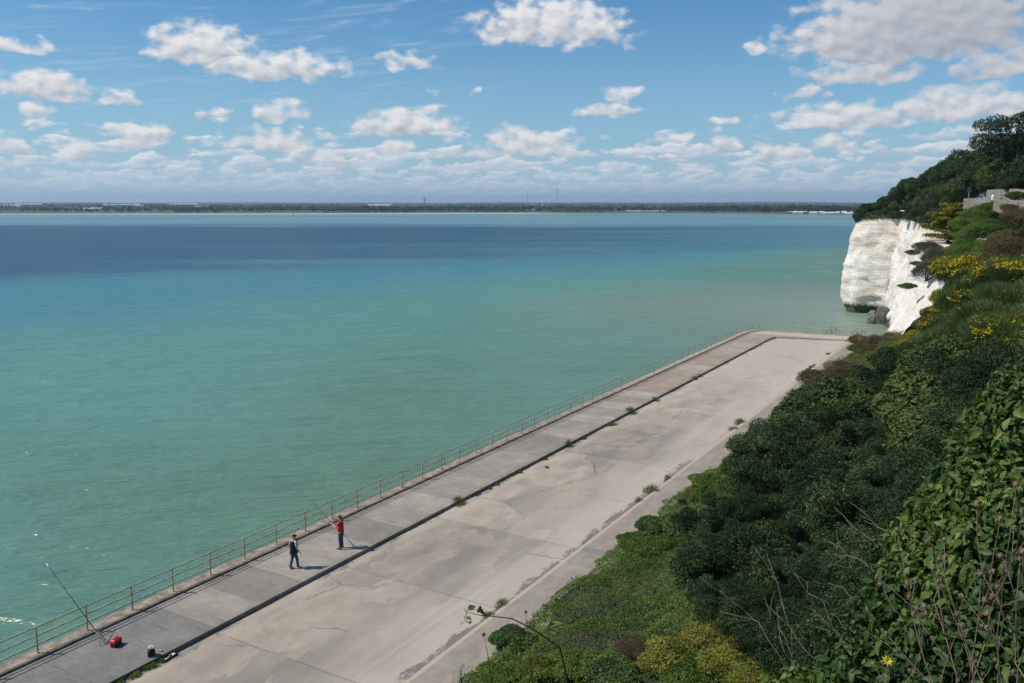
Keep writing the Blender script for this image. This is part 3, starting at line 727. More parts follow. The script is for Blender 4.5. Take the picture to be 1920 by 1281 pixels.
def put(proto, name, x, y, d, R, label, cat, group=None, up=0):
    p = at(x, y, d); return plant(proto, name, (p.x, p.y, p.z+up), R, rnd.random()*6.3, label, cat, group)
# dark holm oaks on the slope below the viewer: (pixel x, y of the middle, distance, radius)
rows = [(705,1700,1900,95),(760,1560,1900,100),(825,1470,1900,105),(895,1460,1850,112),(975,1400,1790,120),(1055,1400,1700,125),(1135,1410,1640,130),(1215,1490,1640,135)]
k_ = 0
for r_, (y, x0, x1, sp) in enumerate(rows):
    n = int((x1-x0)/sp)
    for i in range(n+1):
        x = x0+(x1-x0)*i/max(1, n)+(rnd.uniform(-14, 14) if i else 0); yy = y+rnd.uniform(-14, 14)
        q, d = veg(x, yy, rnd.uniform(.9, 2.4)); R = .98*sp*d/1632*rnd.uniform(.72, 1.3); R = max(.9, min(3.6, R))
        v = 'upper' if r_ < 3 else 'middle' if r_ < 5 else 'lower'; h_ = ('seaward edge' if i == 0 else 'centre' if x < x0+(x1-x0)*.6 else 'ivy side')
        if i == 0: lab = 'dark evergreen oak bush on the seaward edge of the thicket, %s from the top' % ['first','second','third','fourth','fifth','sixth','seventh','eighth','ninth','tenth','eleventh'][r_]; g_ = 'dark evergreen oak bushes on the slope'
        else: lab = 'dark evergreen oak bush crowded into the %s %s part of the thicket' % (v, h_); g_ = 'dark evergreen oaks in the %s %s' % (v, h_)
        mixed = (r_ <= 1 and (i+r_) % 2 == 1) or (r_ == 2 and i == 3)
        if mixed:
            plant(TREEO if (i+r_) % 4 else TREEG, 'mixed_bush', (q.x, q.y, q.z-R*.25), (R, R, R*.95), rnd.random()*6.3, 'paler %s bush standing between the dark oaks near the top of the thicket' % ('olive green' if (i+r_) % 4 else 'grey green'), 'bush', 'paler %s bushes between the oaks' % ('olive' if (i+r_) % 4 else 'grey green')); k_ += 1; continue
        plant(OAK[k_ % 4], 'evergreen_oak', (q.x, q.y, q.z-R*.25), (R, R, R*rnd.uniform(.85, 1.1)), rnd.random()*6.3, lab, 'bush', g_); k_ += 1

# broom and scrub towards the headland
br = [(1754,592,102,1.3,1),(1738,615,101,1.3,1),(1722,636,100,1.3,1),(1800,518,92,2.5,1),(1788,572,88,1.9,1),(1845,520,88,2.9,1),(1905,530,80,2.8,1),(1712,655,90,1.6,1),(1785,630,82,2.6,0),(1830,570,80,3.0,0),(1895,590,72,3.0,2),(1850,620,68,2.8,2),(1800,660,68,2.6,2),
      (1740,672,78,2.3,2),(1900,650,58,2.6,0),(1812,508,100,2.2,1),(1880,560,92,3,0),(1752,622,92,1.4,1)]
bl = ['small and yellow flowered, uppermost of three on the lower chalk edge','small and yellow flowered, middle of three on the lower chalk edge','small and yellow flowered, lowest of three on the lower chalk edge','covered in yellow flowers at the top of the white chalk slope','with yellow flowers spilling over the chalk edge','with yellow tips below the grassy bank','bright with yellow flowers at the right edge of the photo','low and yellow flowered at the bottom of the chalk slope',
      'green with a few yellow flowers in the middle of the scrub','green with scattered yellow flowers below the grassy bank','dark green and flowerless at the right edge','dark rounded and flowerless, lowest at the right','dark and brushy above the oak bushes',
      'dark and brushy beside grey dead scrub','with scattered yellow flowers just above the oaks at the right','golden flowered and highest, under the hollow in the bank','dark green behind the yellow tips','small yellow flowered on the lower chalk edge']
for i, (x, y, d, R, k) in enumerate(br):
    put(BROOM[k], 'broom_bush', x, y, d, (R, R, R*.85), 'broom bush '+bl[i], 'bush', 'broom bushes above the promenade')
sc_list = [(1908,368,100,1.2,'c','green shrub hanging over the right end of the stone wall'),(1896,392,97,1.0,'b','small russet shrub at the foot of the picket fence'),(1712,474,140,1.1,'c','small green shrub clinging to the right rim of the chalk'),(1722,495,132,1.0,'c','dull green tuft on the chalk below the golden cypress'),(1905,560,76,2.6,'c','green scrub bush at the right edge behind the broom'),(1918,610,66,2.2,'c','leafy green scrub at the right edge among dark broom'),(1903,488,88,2.2,'c','green scrub bush at the right edge below the russet hedge'),(1870,612,70,2.0,'c','green scrub bush among the flowerless broom'),
           (1650,668,102,2.6,'b','brown dry scrub bush at the path edge above the inland strip'),(1590,700,86,2.2,'b','brown leaved shrub with red tips overhanging the inland strip'),(1540,715,78,2.0,'b','rusty brown shrub leaning out over the concrete'),
           (1690,680,86,2.6,'c','green scrub bush between the oaks and the broom'),(1648,645,112,1.5,'g','grey dead scrub at the end of the promenade'),(1680,658,104,1.7,'c','low bright green shrub at the foot of the broom'),
           (1790,690,66,2.0,'g','grey dead scrub patch among the broom bushes'),(1760,700,70,2.3,'c','dull green scrub bush directly above the oaks'),(1860,680,62,2.4,'b','brown dry scrub with orange leaves above the oaks'),(1905,690,56,2.4,'c','green scrub at the right edge above the ivy'),
           (1620,655,112,1.8,'c','grassy green shrub nearest the far end of the promenade'),(1738,470,123,1.7,'g','grey brown dead scrub lying over the chalk slope'),(1765,492,113,2.5,'g','grey dry scrub between chalk and grassy bank'),
           (1700,537,130,1.2,'c','green brown scrub patch in the middle of the chalk slope'),(1738,515,117,2.0,'g','dark twiggy scrub on the chalk below the cypress'),(1612,640,118,1.5,'b','small dry bush at the corner behind the orange bicycle')]
kinds = {'b': (BROWN, 'dry_shrub'), 'g': (GREYB, 'dead_scrub'), 'c': (COV[0], 'green_shrub')}
for (x, y, d, R, k, lab) in sc_list: put(kinds[k][0], kinds[k][1], x, y, d, (R, R, R*.8), lab, 'shrub')
# bright grassy ivy bank below the cliff path, and the dark reddish hedge beside it
for i, (x, y, d, R, lab) in enumerate([(1835,412,113,2.6,'highest, under the path fence'),(1855,440,107,2.8,'right below the fence'),(1822,455,113,2.5,'beside the golden cypress'),(1800,480,112,2.4,'lowest, above the yellow broom'),(1840,480,104,2.6,'left of the hollow in the bank'),
                                  (1875,470,98,2.6,'right of the hollow'),(1895,500,90,2.6,'at the right edge over the broom'),(1860,398,108,1.9,'a hump hiding part of the fence'),(1815,425,118,2.2,'on the bank edge left')]):
    put(BRIF, 'ivy_mound', x, y, d, (R, R, R), 'bright green ivy mound '+lab, 'ivy', 'ivy mounds on the bank below the path')
for (x, y, d, R, lab) in [(1914,412,91,1.7,'reddish brown hedge at the right edge below the path'),(1895,462,92,2.2,'brown and green hedge clump halfway down the right edge'),(1915,480,84,2.6,'russet hedge clump low at the right edge')]:
    put(BROWN, 'russet_hedge', x, y, d, R, lab, 'hedge')
# bushes and trees on the headland
hd = [(1619,400,183,1.5),(1628,394,184,1.7),(1650,391,184,1.9),(1668,383,184,2.1),(1610,409,180,1.2),(1632,405,181,1.1),(1684,391,179,1.8),(1700,368,178,2.5),(1710,391,166,1.6),(1662,398,180,1.2),(1735,358,165,3.0),
      (1736,384,158,2.2),(1765,345,156,3.4),(1760,374,152,2.8),(1790,340,149,3.6),(1790,366,144,3.0),(1812,330,143,3.6),(1838,325,139,3.6),(1865,318,135,4.0),(1895,318,131,3.8),(1918,300,127,4.2),(1915,335,121,3.2),(1880,338,125,3.0),
      (1850,341,129,2.8),(1828,350,132,2.8),(1803,362,135,2.6),(1722,398,161,1.2),(1645,401,182,1.0),(1712,354,176,2.6),(1690,364,180,2.2),(1660,382,186,1.6),(1640,393,186,1.3),(1788,380,138,1.6),
      (1750,360,164,2.6),(1775,356,158,2.6),(1725,374,168,2.2),(1880,354,118,1.2),(1905,350,114,1.4),(1850,352,121,1.3),(1675,402,176,.9),(1690,402,171,.9),(1702,403,166,.9),(1655,404,180,.8),(1712,404,162,.9)]
for i, (x, y, d, R) in enumerate(hd):
    q = 'low dark shrub at the seaward tip of the cliff top' if i == 0 else 'dark bush drooping over the seaward corner of the white cliff' if i == 4 else None
    pos_ = ['seaward','left','outer','middle','inner','upper','right'][min(6, int((x-1600)/46))]
    lab = ('dark green clifftop bush, %s part of the headland, %s' % (pos_, 'on the skyline' if i in (3,7,10,12,14,16,17,18,19,20,28,29,30,31) else 'below the skyline at the chalk rim' if y > 380 else 'in the middle of the thicket'))
    pr = TREEG if i in (5, 9, 13, 24, 39, 41, 27, 33) else TREEO if i in (2, 6, 11, 15, 22, 25, 29, 35) else TREEB[i % 3]
    if pr is TREEG: lab = lab.replace('dark green', 'greyish green')
    if pr is TREEO: lab = lab.replace('dark green', 'olive green')
    put(pr, 'clifftop_bush', x, y, d, (R, R, R*.95), q or lab, 'bush', 'bushes on the chalk headland')
# bigger trees with trunks
def tree(name, base, h, crowns, label, seed, mat=L_TREE, leaf=.34, dens=900, trunk=.25):
    rng = np.random.default_rng(seed); root = tag(empty(name, base), label, 'tree')
    bm = bmesh.new(); top = Vector((0, 0, h*.62))
    tube(bm, [(0,0,-1), (.1*h*.1, 0, h*.25), top*.8], [trunk, trunk*.8, trunk*.5], 8)
    for c in crowns:
        e = Vector(c[:3]); a = Vector((0, 0, h*(.22+.3*rng.random())))
        tube(bm, [a, a.lerp(e, .5)+Vector((0,0,-.2)), e], [trunk*.4, trunk*.28, trunk*.1], 6)
    link('trunk', bm_mesh('trunk', bm, True), M_BARK, root)
    bl = []
    for c in crowns: bl += lobes(rng, c[3:6], 7, (.35, .6), c=c[:3])
    P, N = sample_blobs(bl, dens*len(crowns), rng, .35, low=-.5)
    V, F = leaves(P, N, leaf, rng, .6)
    link('crown', mesh_np('crown', V, F), mat, root); return root
p = at(1903, 345, 122)
tree('umbrella_pine', (p.x, p.y, p.z), 9, [(-3.6,-1.8,4.6,2.0,2.0,1.1), (-2.4,-1,6.6,2.2,2.2,1.2), (-.5,-.2,7.0,2.1,2.1,1.1), (-1.5,-.8,5.2,1.8,1.8,.9), (1.4,.8,7.4,2.3,2.3,1.2), (1.2,.5,6.0,2.0,2.0,1.2), (3.4,2,8.0,2.4,2.4,1.5),(3,1.8,7.4,2.6,2.6,2.0)],
     'tall leaning flat topped tree on the skyline with bare lower branches', 3, leaf=.26, dens=1500)
p = at(1796, 345, 146)
tree('clifftop_tree', (p.x, p.y, p.z-1), 6, [(-1.6,0,3.4,1.6,1.6,1.2), (0,0,4.7,1.6,1.6,1.1), (1.7,.8,4.4,1.6,1.6,1.2), (.4,0,3,1.8,1.8,1.2)], 'open crowned clifftop tree with sky gaps, on the skyline left of the flat topped one', 5, leaf=.28)
# golden cypress with layered branches
def cypress():
    rng = np.random.default_rng(9); p = at(1783, 447, 126); root = tag(empty('golden_cypress', (p.x, p.y, p.z)), 'windswept golden yellow cypress with flat layered branches at the top of the chalk', 'tree')
    bm = bmesh.new(); tube(bm, [(1.0, .6, -1.5), (.9, .5, .6), (.4, .2, 2.6), (.2, 0, 4)], [.28, .24, .16, .06], 8)
    P = []; N = []
    for i in range(34):
        z = rng.uniform(-.3, 4.1); L = 3.4-.45*z if z > 1 else 2.6+z*.5; a = rng.uniform(0, 2*PI); L *= rng.uniform(.5, 1.05)
        e = Vector((math.cos(a)*L-.5, math.sin(a)*L*.8, z+rng.uniform(-.1, .35)))
        tube(bm, [(.5, .3, z-.3), (e.x*.5+.2, e.y*.5, z-.15), e], [.07, .045, .015], 5)
        for q in range(3):
            c = Vector((.4, .2, z-.1)).lerp(e, .55+.22*q); r = rng.uniform(.5, .85)
            pp, nn = sample_blobs([(c.x, c.y, c.z+.1, r, r, r*.28)], 220, rng, .5, low=-.2); P.append(pp); N.append(nn)
    for z in (-.6, -.4, -.2, 0): tube(bm, [(.9, .5, -.8), (-.8, -.3, z-.1), (-3.0+z, -1.2, z-.1)], [.1, .07, .03], 5)
    link('trunk', bm_mesh('trunk', bm, True), M_BARK, root)
    V, F = leaves(np.concatenate(P), np.concatenate(N), .24, rng, .5, up=.6)
    link('crown', mesh_np('crown', V, F), L_CYP, root)
cypress()

# ---------------------------------------------------------------- ground cover nobody could count
def cover(name, mat, n, x0, x1, y0, y1, leaf, seed, lump=.45, aspect=.6, cond=None, label='', shape='q', rag=.6, zoff=0):
    rng = np.random.default_rng(seed); P = []
    while len(P) < n:
        x = rng.uniform(x0, x1); y = rng.uniform(y0, y1); f = foot(y)
        e = f+rag*mn.noise((x*.01, y*.35, 4))+rag*.5*mn.noise((0, y*1.4, 2))
        if x < e: continue
        if cond and not cond(x, y, rng): continue
        near = min(1, (x-e)/.8)
        h = lump*(.5+1.3*mn.noise((x*.55, y*.55, seed)) + .9*mn.noise((x*1.6, y*1.6, seed)))
        P.append((x, y, max(terr(x, y), .0)+max(0.02, h)*near+rng.random()*.16*near+zoff))
    P = np.array(P); N = np.tile(np.array([[-.45, -.1, .9]]), (n, 1))
    V, F = leaves(P, N, leaf, rng, aspect, .45, .4, shape)
    o = link(name, mesh_np(name, V, F), mat); tag(o, label, 'ground cover', kind='stuff')
cover('ground_cover', L_COVER, 170000, -18, -3, 17, 68, .085, 1, cond=lambda x, y, r: x < -9.5+max(0, (34-y))*.5, label='low green ground cover spread over the slope beside the inland path')
cover('shade_cover', L_OAK, 60000, -14, 9, 16, 70, .12, 12, lump=.4, cond=lambda x, y, r: x > -11+max(0, (34-y))*.5, label='dark leafy undergrowth beneath the oak bushes')
cover('bright_creeper', L_BRIGHT, 42000, -18, -6, 22, 66, .08, 2, cond=lambda x, y, r: mn.noise((x*.22, y*.22, 9)) > .10, lump=.6, label='brighter green creeper in patches on the lower slope')
cover('dry_litter', L_GREY, 12000, -17.5, -8, 24, 60, .12, 3, lump=.5, aspect=.12, cond=lambda x, y, r: mn.noise((x*.3, y*.3, 5)) > .22, label='grey dry stems lying in patches in the ground cover')
cover('scrub_cover', L_COVER, 150000, -18.4, 8, 48, 126, .13, 4, lump=.4, rag=.8, label='mixed green scrub covering the slope below the cliff path')
cover('dry_scrub', L_BROWN, 26000, -18.4, 6, 70, 126, .16, 5, lump=.5, cond=lambda x, y, r: mn.noise((x*.2, y*.2, 15)) > .12 or (x < -14 and y > 100), label='brown dry scrub in patches towards the headland')
cover('bank_grass', L_BRIGHT, 90000, -11, 3, 92, 125, .12, 6, lump=.35, cond=lambda x, y, r: terr(x, y) > 9, label='bright green grass and ivy on the bank below the cliff path')

def rim_cover():
    rng = np.random.default_rng(66); P = []
    for i in range(26000):
        u = rng.uniform(0, 12); b_, t_, _ = cliff_at(u); b1, t1, _ = cliff_at(min(16, u+.05)); nx, ny = (b1[1]-b_[1]), -(b1[0]-b_[0]); L = math.hypot(nx, ny) or 1
        q = rng.random()**1.5*16-.25; P.append((t_[0]+nx/L*q, t_[1]+ny/L*q, t_[2]+max(0, q-3)*.15+.05+rng.random()*(.25+.5*min(1, max(0, q)/2))))
    P = np.array(P); V, F = leaves(P, np.tile(np.array([[-.3, -.3, .9]]), (len(P), 1)), .30, rng, .6, .4, .4)
    tag(link('rim_cover', mesh_np('rim_cover', V, F), L_OLIVE), 'olive green low growth along the top of the chalk cliff', 'ground cover', kind='stuff')
rim_cover()
def shrub(proto, name, x, y, R, lab, cat='shrub', h=.6, sz=.8, grp=None):
    q, d = veg(x, y, h); return plant(proto, name, (q.x, q.y, q.z-R*.2), (R, R, R*sz), rnd.random()*6.3, lab, cat, grp)
FG = [(IVYB[0],960,1195,.85,'dark rounded shrub at the corner of the inland path, below the bare sprig'),(COV[1],930,1262,.8,'pale green shrub at the bottom edge beside the path'),(YEL,1010,1250,.8,'yellow flecked shrub at the bottom left of the slope'),
      (COV[0],1080,1235,1.0,'leafy green shrub at the bottom of the slope, behind the sprig'),(IVYB[1],1150,1262,1.0,'glossy green shrub at the bottom edge of the slope'),(YEL,1255,1225,1.0,'yellow green shrub in the middle of the bottom edge'),
      (YEL,1330,1190,.95,'sunlit yellow shrub against the dark oaks'),(YEL,1370,1240,1.0,'yellow green shrub with long sprays below the dark oaks'),(COV[1],1300,1270,.9,'green shrub under the yellow ones at the bottom edge'),
      (YEL,1420,1262,.8,'yellow green shrub farthest right along the bottom edge'),(BROWN,1190,1215,.7,'brown withered shrub amid the green at the bottom'),(COV[0],1210,1015,1.3,'dark green mound at the edge of the path halfway up the slope'),
      (IVYB[0],1290,985,1.5,'glossy green shrub mound left of the dark oaks'),(IVYB[1],1235,985,1.1,'bright glossy shrub overhanging the inland path'),(COV[1],1330,900,1.3,'green shrub at the path edge below the ragged oak'),(BRI,1190,1010,1.0,'low bright shrub touching the path at the bend')]
for pr, x, y, R, lab in FG: shrub(pr, 'slope_shrub', x, y, R, lab)

# ---------------------------------------------------------------- near ivy and dead stalks
def near_ivy():
    rng = np.random.default_rng(77)
    root = tag(empty('ivy_thicket', (.6, 7.5, 10)), 'large glossy leaved ivy thicket rising at the right edge, closest to the viewer', 'ivy')
    pts = [(1925,745,9.2,.34),(1885,800,9.0,.36),(1935,830,8.8,.5),(1850,865,8.8,.36),(1810,915,8.6,.32),(1880,920,8.4,.5),(1775,975,8.3,.33),(1835,990,8.1,.45),(1930,960,8.2,.5),(1735,1035,8.1,.33),(1795,1075,7.9,.42),(1880,1060,7.8,.5),
           (1700,1100,7.9,.30),(1745,1140,7.7,.4),(1840,1160,7.5,.48),(1660,1165,7.7,.3),(1625,1225,7.6,.27),(1700,1215,7.4,.4),(1790,1245,7.2,.45),(1900,1230,7.2,.5),(1640,1290,7.2,.35),(1585,1285,7.4,.28),(1740,1310,7,.45),(1850,1320,7,.5),(1940,1130,7.6,.5),(1505,1292,7.6,.2)]
    bl = [(*(at(x, y, d)-root.location), R, R, R*.95) for x, y, d, R in pts]
    P, N = sample_blobs(bl, 23000, rng, .62, low=-.6, lump=.22)
    V, F = leaves(P, N, .088, rng, .52, .55, .15, 'leaf', .2, droop=1.3)
    link('foliage', mesh_np('foliage', V, F, True), L_IVY, root)
    for i in range(12):
        bm = bmesh.new(); e = Vector(bl[(i*2) % len(bl)][:3]); a = Vector((rng.normal()*.5, rng.normal()*.5+.5, -1.5))
        tube(bm, [a, a.lerp(e, .5)+Vector(rng.normal(size=3)*.15), e], [.03, .022, .01], 6); link('stem', bm_mesh('stem', bm, True), M_BARK, root)
near_ivy()
def twig_path(a, b, rng, n=9, wob=.06):
    out = []; L = (b-a).length; off = Vector((0, 0, 0))
    for i in range(n+1):
        f = i/n; off = off*.7+Vector(rng.normal(size=3))*wob*L*.12
        out.append(a.lerp(b, f)+off*(math.sin(PI*f)+.2)+Vector((0, 0, -.10*L*math.sin(PI*f)*-.4)))
    return out
def twig_thing(name, pts, r, mat, label, cat, group=None, heads=None, side=0, seed=0):
    rng = np.random.default_rng(seed); base = Vector(pts[0]); root = tag(empty(name, base), label, cat, group)
    bm = bmesh.new(); P = [Vector(p)-base for p in pts]; n = len(P)
    tube(bm, P, [r*(1-.75*i/(n-1)) for i in range(n)], 6)
    ends = [P[-1]]
    for k in range(side):
        i = rng.integers(max(1, n//3), n-1); d = (P[i]-P[i-1]).normalized(); e = P[i]+d*rng.uniform(.15, .4)+Vector(rng.normal(size=3))*.10
        tube(bm, [P[i], P[i].lerp(e, .5)+Vector(rng.normal(size=3))*.01, e], [r*.5, r*.35, r*.2], 5); ends.append(e)
    link('stem', bm_mesh('stem', bm, True), mat, root)
    if heads:
        for e in ends:
            bm = bmesh.new(); ball(bm, e, (heads*.8, heads*.8, heads), 8)
            for v in bm.verts: v.co += (v.co-e)*.35*mn.noise(v.co*60)
            for q in range(14):
                d = Vector(rng.normal(size=3)).normalized(); tube(bm, [e+d*heads*.6, e+d*heads*1.6], [heads*.14, heads*.04], 4)
            link('seed_head', bm_mesh('seed_head', bm), mat, root)
    return root
rt = np.random.default_rng(5)
wd = ['leaning left across the ivy','tallest of the stalks','bent at the right edge','with a drooping head','short and upright','crossing behind the others','splayed to the left','rising from the bottom corner','thin and forked','nearest the right edge','standing alone below the ivy tip','with several seed heads']
for i, (x0, y0, x1, y1, d) in enumerate([(1745,1330,1700,1090,5.6),(1790,1330,1775,1010,5.6),(1855,1330,1905,985,5.4),(1820,1330,1860,1075,5.3),(1890,1330,1875,1045,5.2),(1850,1330,1795,1150,5.2),(1760,1330,1660,1190,5.6),(1905,1330,1925,1110,5),(1830,1330,1752,1060,5.9),(1925,1330,1890,1160,5),(1700,1330,1735,1150,6),(1870,1330,1835,945,5.9)]):
    a, b = at(x0, y0, d), at(x1, y1, d*rt.uniform(.97, 1.08)); a = a+(a-b)*.6
    twig_thing('dead_stalk', twig_path(a, b, rt, 8, .2), .007, M_DEAD, 'dead brown flower stalk '+wd[i], 'dead stalk', 'dead stalks in front of the ivy', heads=.017, side=4 if i % 2 else 3, seed=i)
wt = ['long pale bare twig arching over the darkest hollow','pale bare twig at the left of the hollow','bare twig below the ivy tip','thin bare twig leaning left in the shade','forked bare twig beside the ivy','short bare twig near the bottom','bare twig rising from the bottom edge','faint bare twig high in the shade','bare twig crossing the ivy edge','straight bare twig next to the dead stalks']
for i, (x0, y0, x1, y1, d) in enumerate([(1560,1260,1420,1020,9.5),(1475,1270,1348,1108,9.8),(1660,1055,1585,975,9.6),(1615,1065,1545,1015,9.8),(1570,1195,1485,1075,9.2),(1520,1290,1460,1170,9),(1500,1300,1440,1120,9.4),(1690,1010,1620,975,9.6),(1630,1150,1550,1095,9),(1610,1240,1560,1150,8.8)]):
    a, b = at(x0, y0, d), at(x1, y1, d*1.02); a = a+(a-b)*.5
    twig_thing('bare_twig', twig_path(a, b, rt, 10, .3), .0065, M_TWIG, wt[i], 'twig', None, side=2+i % 2, seed=40+i)
# sprig of new leaves reaching over the path, and dark seed stalks beside it
def sprig():
    rng = np.random.default_rng(3); pts = [at(1050, 1215, 5.2), at(1000, 1180, 5.1), at(960, 1160, 5.05), at(925, 1156, 5.0), at(900, 1154, 5.0), at(872, 1147, 5.0)]; pts.insert(0, at(1075, 1330, 5.3))
    root = twig_thing('leafy_sprig', pts, .006, M_RED, 'thin reddish sprig with fresh green leaves reaching out over the concrete path', 'branch')
    b0 = root.location
    for (x, y, s_, m_) in [(878,1162,.055,L_BRIGHT),(884,1166,.05,L_BRIGHT),(874,1157,.04,L_BRIGHT),(877,1143,.04,L_BRIGHT),(880,1140,.035,L_BRIGHT),(1020,1165,.07,L_BRIGHT),(1030,1175,.07,L_BRIGHT),(1012,1172,.06,L_BRIGHT),(1026,1160,.06,L_BRIGHT)]:
        P = np.array([at(x, y, 5.0)-b0]); V, F = leaves(P, np.array([[.2, -.5, .8]]), s_, rng, .7, .6, .3, 'leaf', .2); link('leaf', mesh_np('leaf', V, F, True), m_, root)
    for (x, y) in [(900,1140),(897,1145),(903,1146)]:
        bm = bmesh.new(); q = at(x, y, 5)-b0; ball(bm, q, (.010, .010, .014), 8); tube(bm, [q, at(912, 1155, 5)-b0], .003, 5); link('bud', bm_mesh('bud', bm), M_RED, root)
sprig()
twig_thing('seed_stalk', [at(930, 1330, 5.4), at(915, 1230, 5.3), at(907, 1190, 5.3)], .004, M_RED, 'dark seed stalk with a single head below the leafy sprig', 'seed stalk', heads=.012, seed=8)
twig_thing('seed_stalk', [at(1000, 1300, 5.6), at(990, 1200, 5.6), at(986, 1148, 5.6)], .004, M_RED, 'thin dark seed stalk crossing the sprig', 'seed stalk', heads=.011, seed=9)
sp_ = bush_proto('spray', 91, 420, .07, L_IVY, 5, (1, 1, 1), .5, lump=.1, depth=.8)
p = at(868, 1275, 5.6); plant(sp_, 'small_leafy_spray', p, (.11, .11, .13), 1, 'small dark leafy spray at the bottom edge over the concrete', 'shrub')
def yellow_daisy():
    p = at(1664, 1237, 6.2); root = tag(empty('yellow_flower', p), 'single yellow daisy like flower among the ivy at the bottom', 'flower')
    bm = bmesh.new()
    for k in range(9):
        a = 2*PI*k/9; d = Vector((math.cos(a), math.sin(a)*.4-.3, math.sin(a)*.9)); u = d.cross(Vector((.5, -.8, .3))).normalized()
        v = [bm.verts.new(q) for q in (d*.006, d*.02+u*.008, d*.042, d*.02-u*.008)]; bm.faces.new(v)
    link('petals', bm_mesh('petals', bm), L_FLOWER, root)
    bm = bmesh.new(); ball(bm, (0,0,0), .009, 8); link('centre', bm_mesh('centre', bm), M_DEAD, root)
    bm = bmesh.new(); tube(bm, [(0,0,0), (.01,.02,-.12), (0,.06,-.35)], .003, 5); link('stem', bm_mesh('stem', bm), L_IVY, root)
yellow_daisy()

# ---------------------------------------------------------------- weeds in the joints
WEED = [bush_proto('weed', 95, 900, .42, L_GRASS, 4, (1, 1, .6), .05, 'b', .9, lump=.1), bush_proto('weed2', 96, 700, .18, L_COVER, 5, (1, 1, .4), .5, lump=.2, depth=.6)]
wdl = [(-28.0,41.25,.42,0,.5),(-28.02,48.5,.28,1,.4),(-28.0,55.8,.32,0,.5),(-27.9,63.0,.45,1,.35),(-28.0,67.6,.5,0,.6),(-18.8,48.97,.42,0,.6),(-18.8,47.0,.26,0,.35),(-18.8,51.8,.2,0,.45),(-27.95,73.1,.36,0,.4),(-28.1,84.3,.4,0,.35),(-28.1,86.0,.3,0,.3),(-18.8,31.1,.34,0,.4),(-18.75,30.0,.3,0,.3),
       (-18.95,96.8,.6,1,.5),(-18.95,95.6,.5,1,.4),(-18.95,98.3,.4,1,.3),(-18.95,107,.5,1,.3),(-18.95,118.0,.4,1,.3),(-28.0,19.8,.30,1,.3),(-28.0,19.2,.30,1,.3),(-28.0,18.5,.26,1,.25),(-28.0,20.4,.2,1,.25),(-18.9,68.6,.5,0,.5),(-18.7,66.4,.4,0,.35),(-28.0,43.3,.25,1,.22),(-28.0,44.6,.22,1,.2),(-28.0,45.6,.28,1,.25),(-28,52.0,.3,1,.22),(-26.9,50.4,.2,1,.12),(-28.0,58.1,.28,1,.25)]
for i, (x, y, R, k, h) in enumerate(wdl):
    side = 'the step of the seaside walkway' if x < -25 else 'the inland kerb'
    where = 'near the tackle' if y < 25 else 'in the near half' if y < 50 else 'in the middle stretch' if y < 75 else 'in the far stretch'
    plant(WEED[k], 'weed', (x, y, -.19+.03), (R, R*1.3, h), i*1.7, ('tufty' if k == 0 else 'low leafy')+' weed growing along '+side+' '+where, 'weed', 'weeds along '+side+' '+where+(' tufts' if k == 0 else ' leafy'))

# ---------------------------------------------------------------- people
M_SKIN = simple('skin', (.50, .30, .21), .55, 0, .08, 30)
def remeshed(name, bm, mat, parent, vox=.011, smooth=2):
    o = link(name, bm_mesh(name, bm, True), mat, parent)
    r = o.modifiers.new('surface', 'REMESH'); r.mode = 'VOXEL'; r.voxel_size = vox; r.use_smooth_shade = True
    s = o.modifiers.new('soften', 'SMOOTH'); s.iterations = smooth; s.factor = .5
    return o
def hand(bm, w, d, side, curl=.5, palm=None):
    # palm plus four fingers and a thumb; d points along the hand, side is towards the thumb
    d = d.normalized(); palm = palm or d.cross(side).normalized()
    side = (side-d*side.dot(d)).normalized()
    tube(bm, [w-d*.02, w+d*.03, w+d*.085], [(.024, .019), (.030, .018), (.036, .014)], 10)
    for i, (o_, L) in enumerate([(.027, .070), (.009, .078), (-.009, .073), (-.026, .058)]):
        a = w+d*.080+side*o_; k = curl*(1+.1*i)
        b = a+(d*math.cos(k)+palm*math.sin(k))*L*.45; c = b+(d*math.cos(2*k)+palm*math.sin(2*k))*L*.32; e = c+(d*math.cos(2.7*k)+palm*math.sin(2.7*k))*L*.25
        tube(bm, [a, b, c, e], [.0095, .009, .0085, .007], 6)
    a = w+d*.025+side*.028; b = a+(d*.7+side*.8).normalized()*.035; c = b+(d+palm*.5+side*.15).normalized()*.032
    tube(bm, [a, b, c], [.012, .0105, .008], 6)
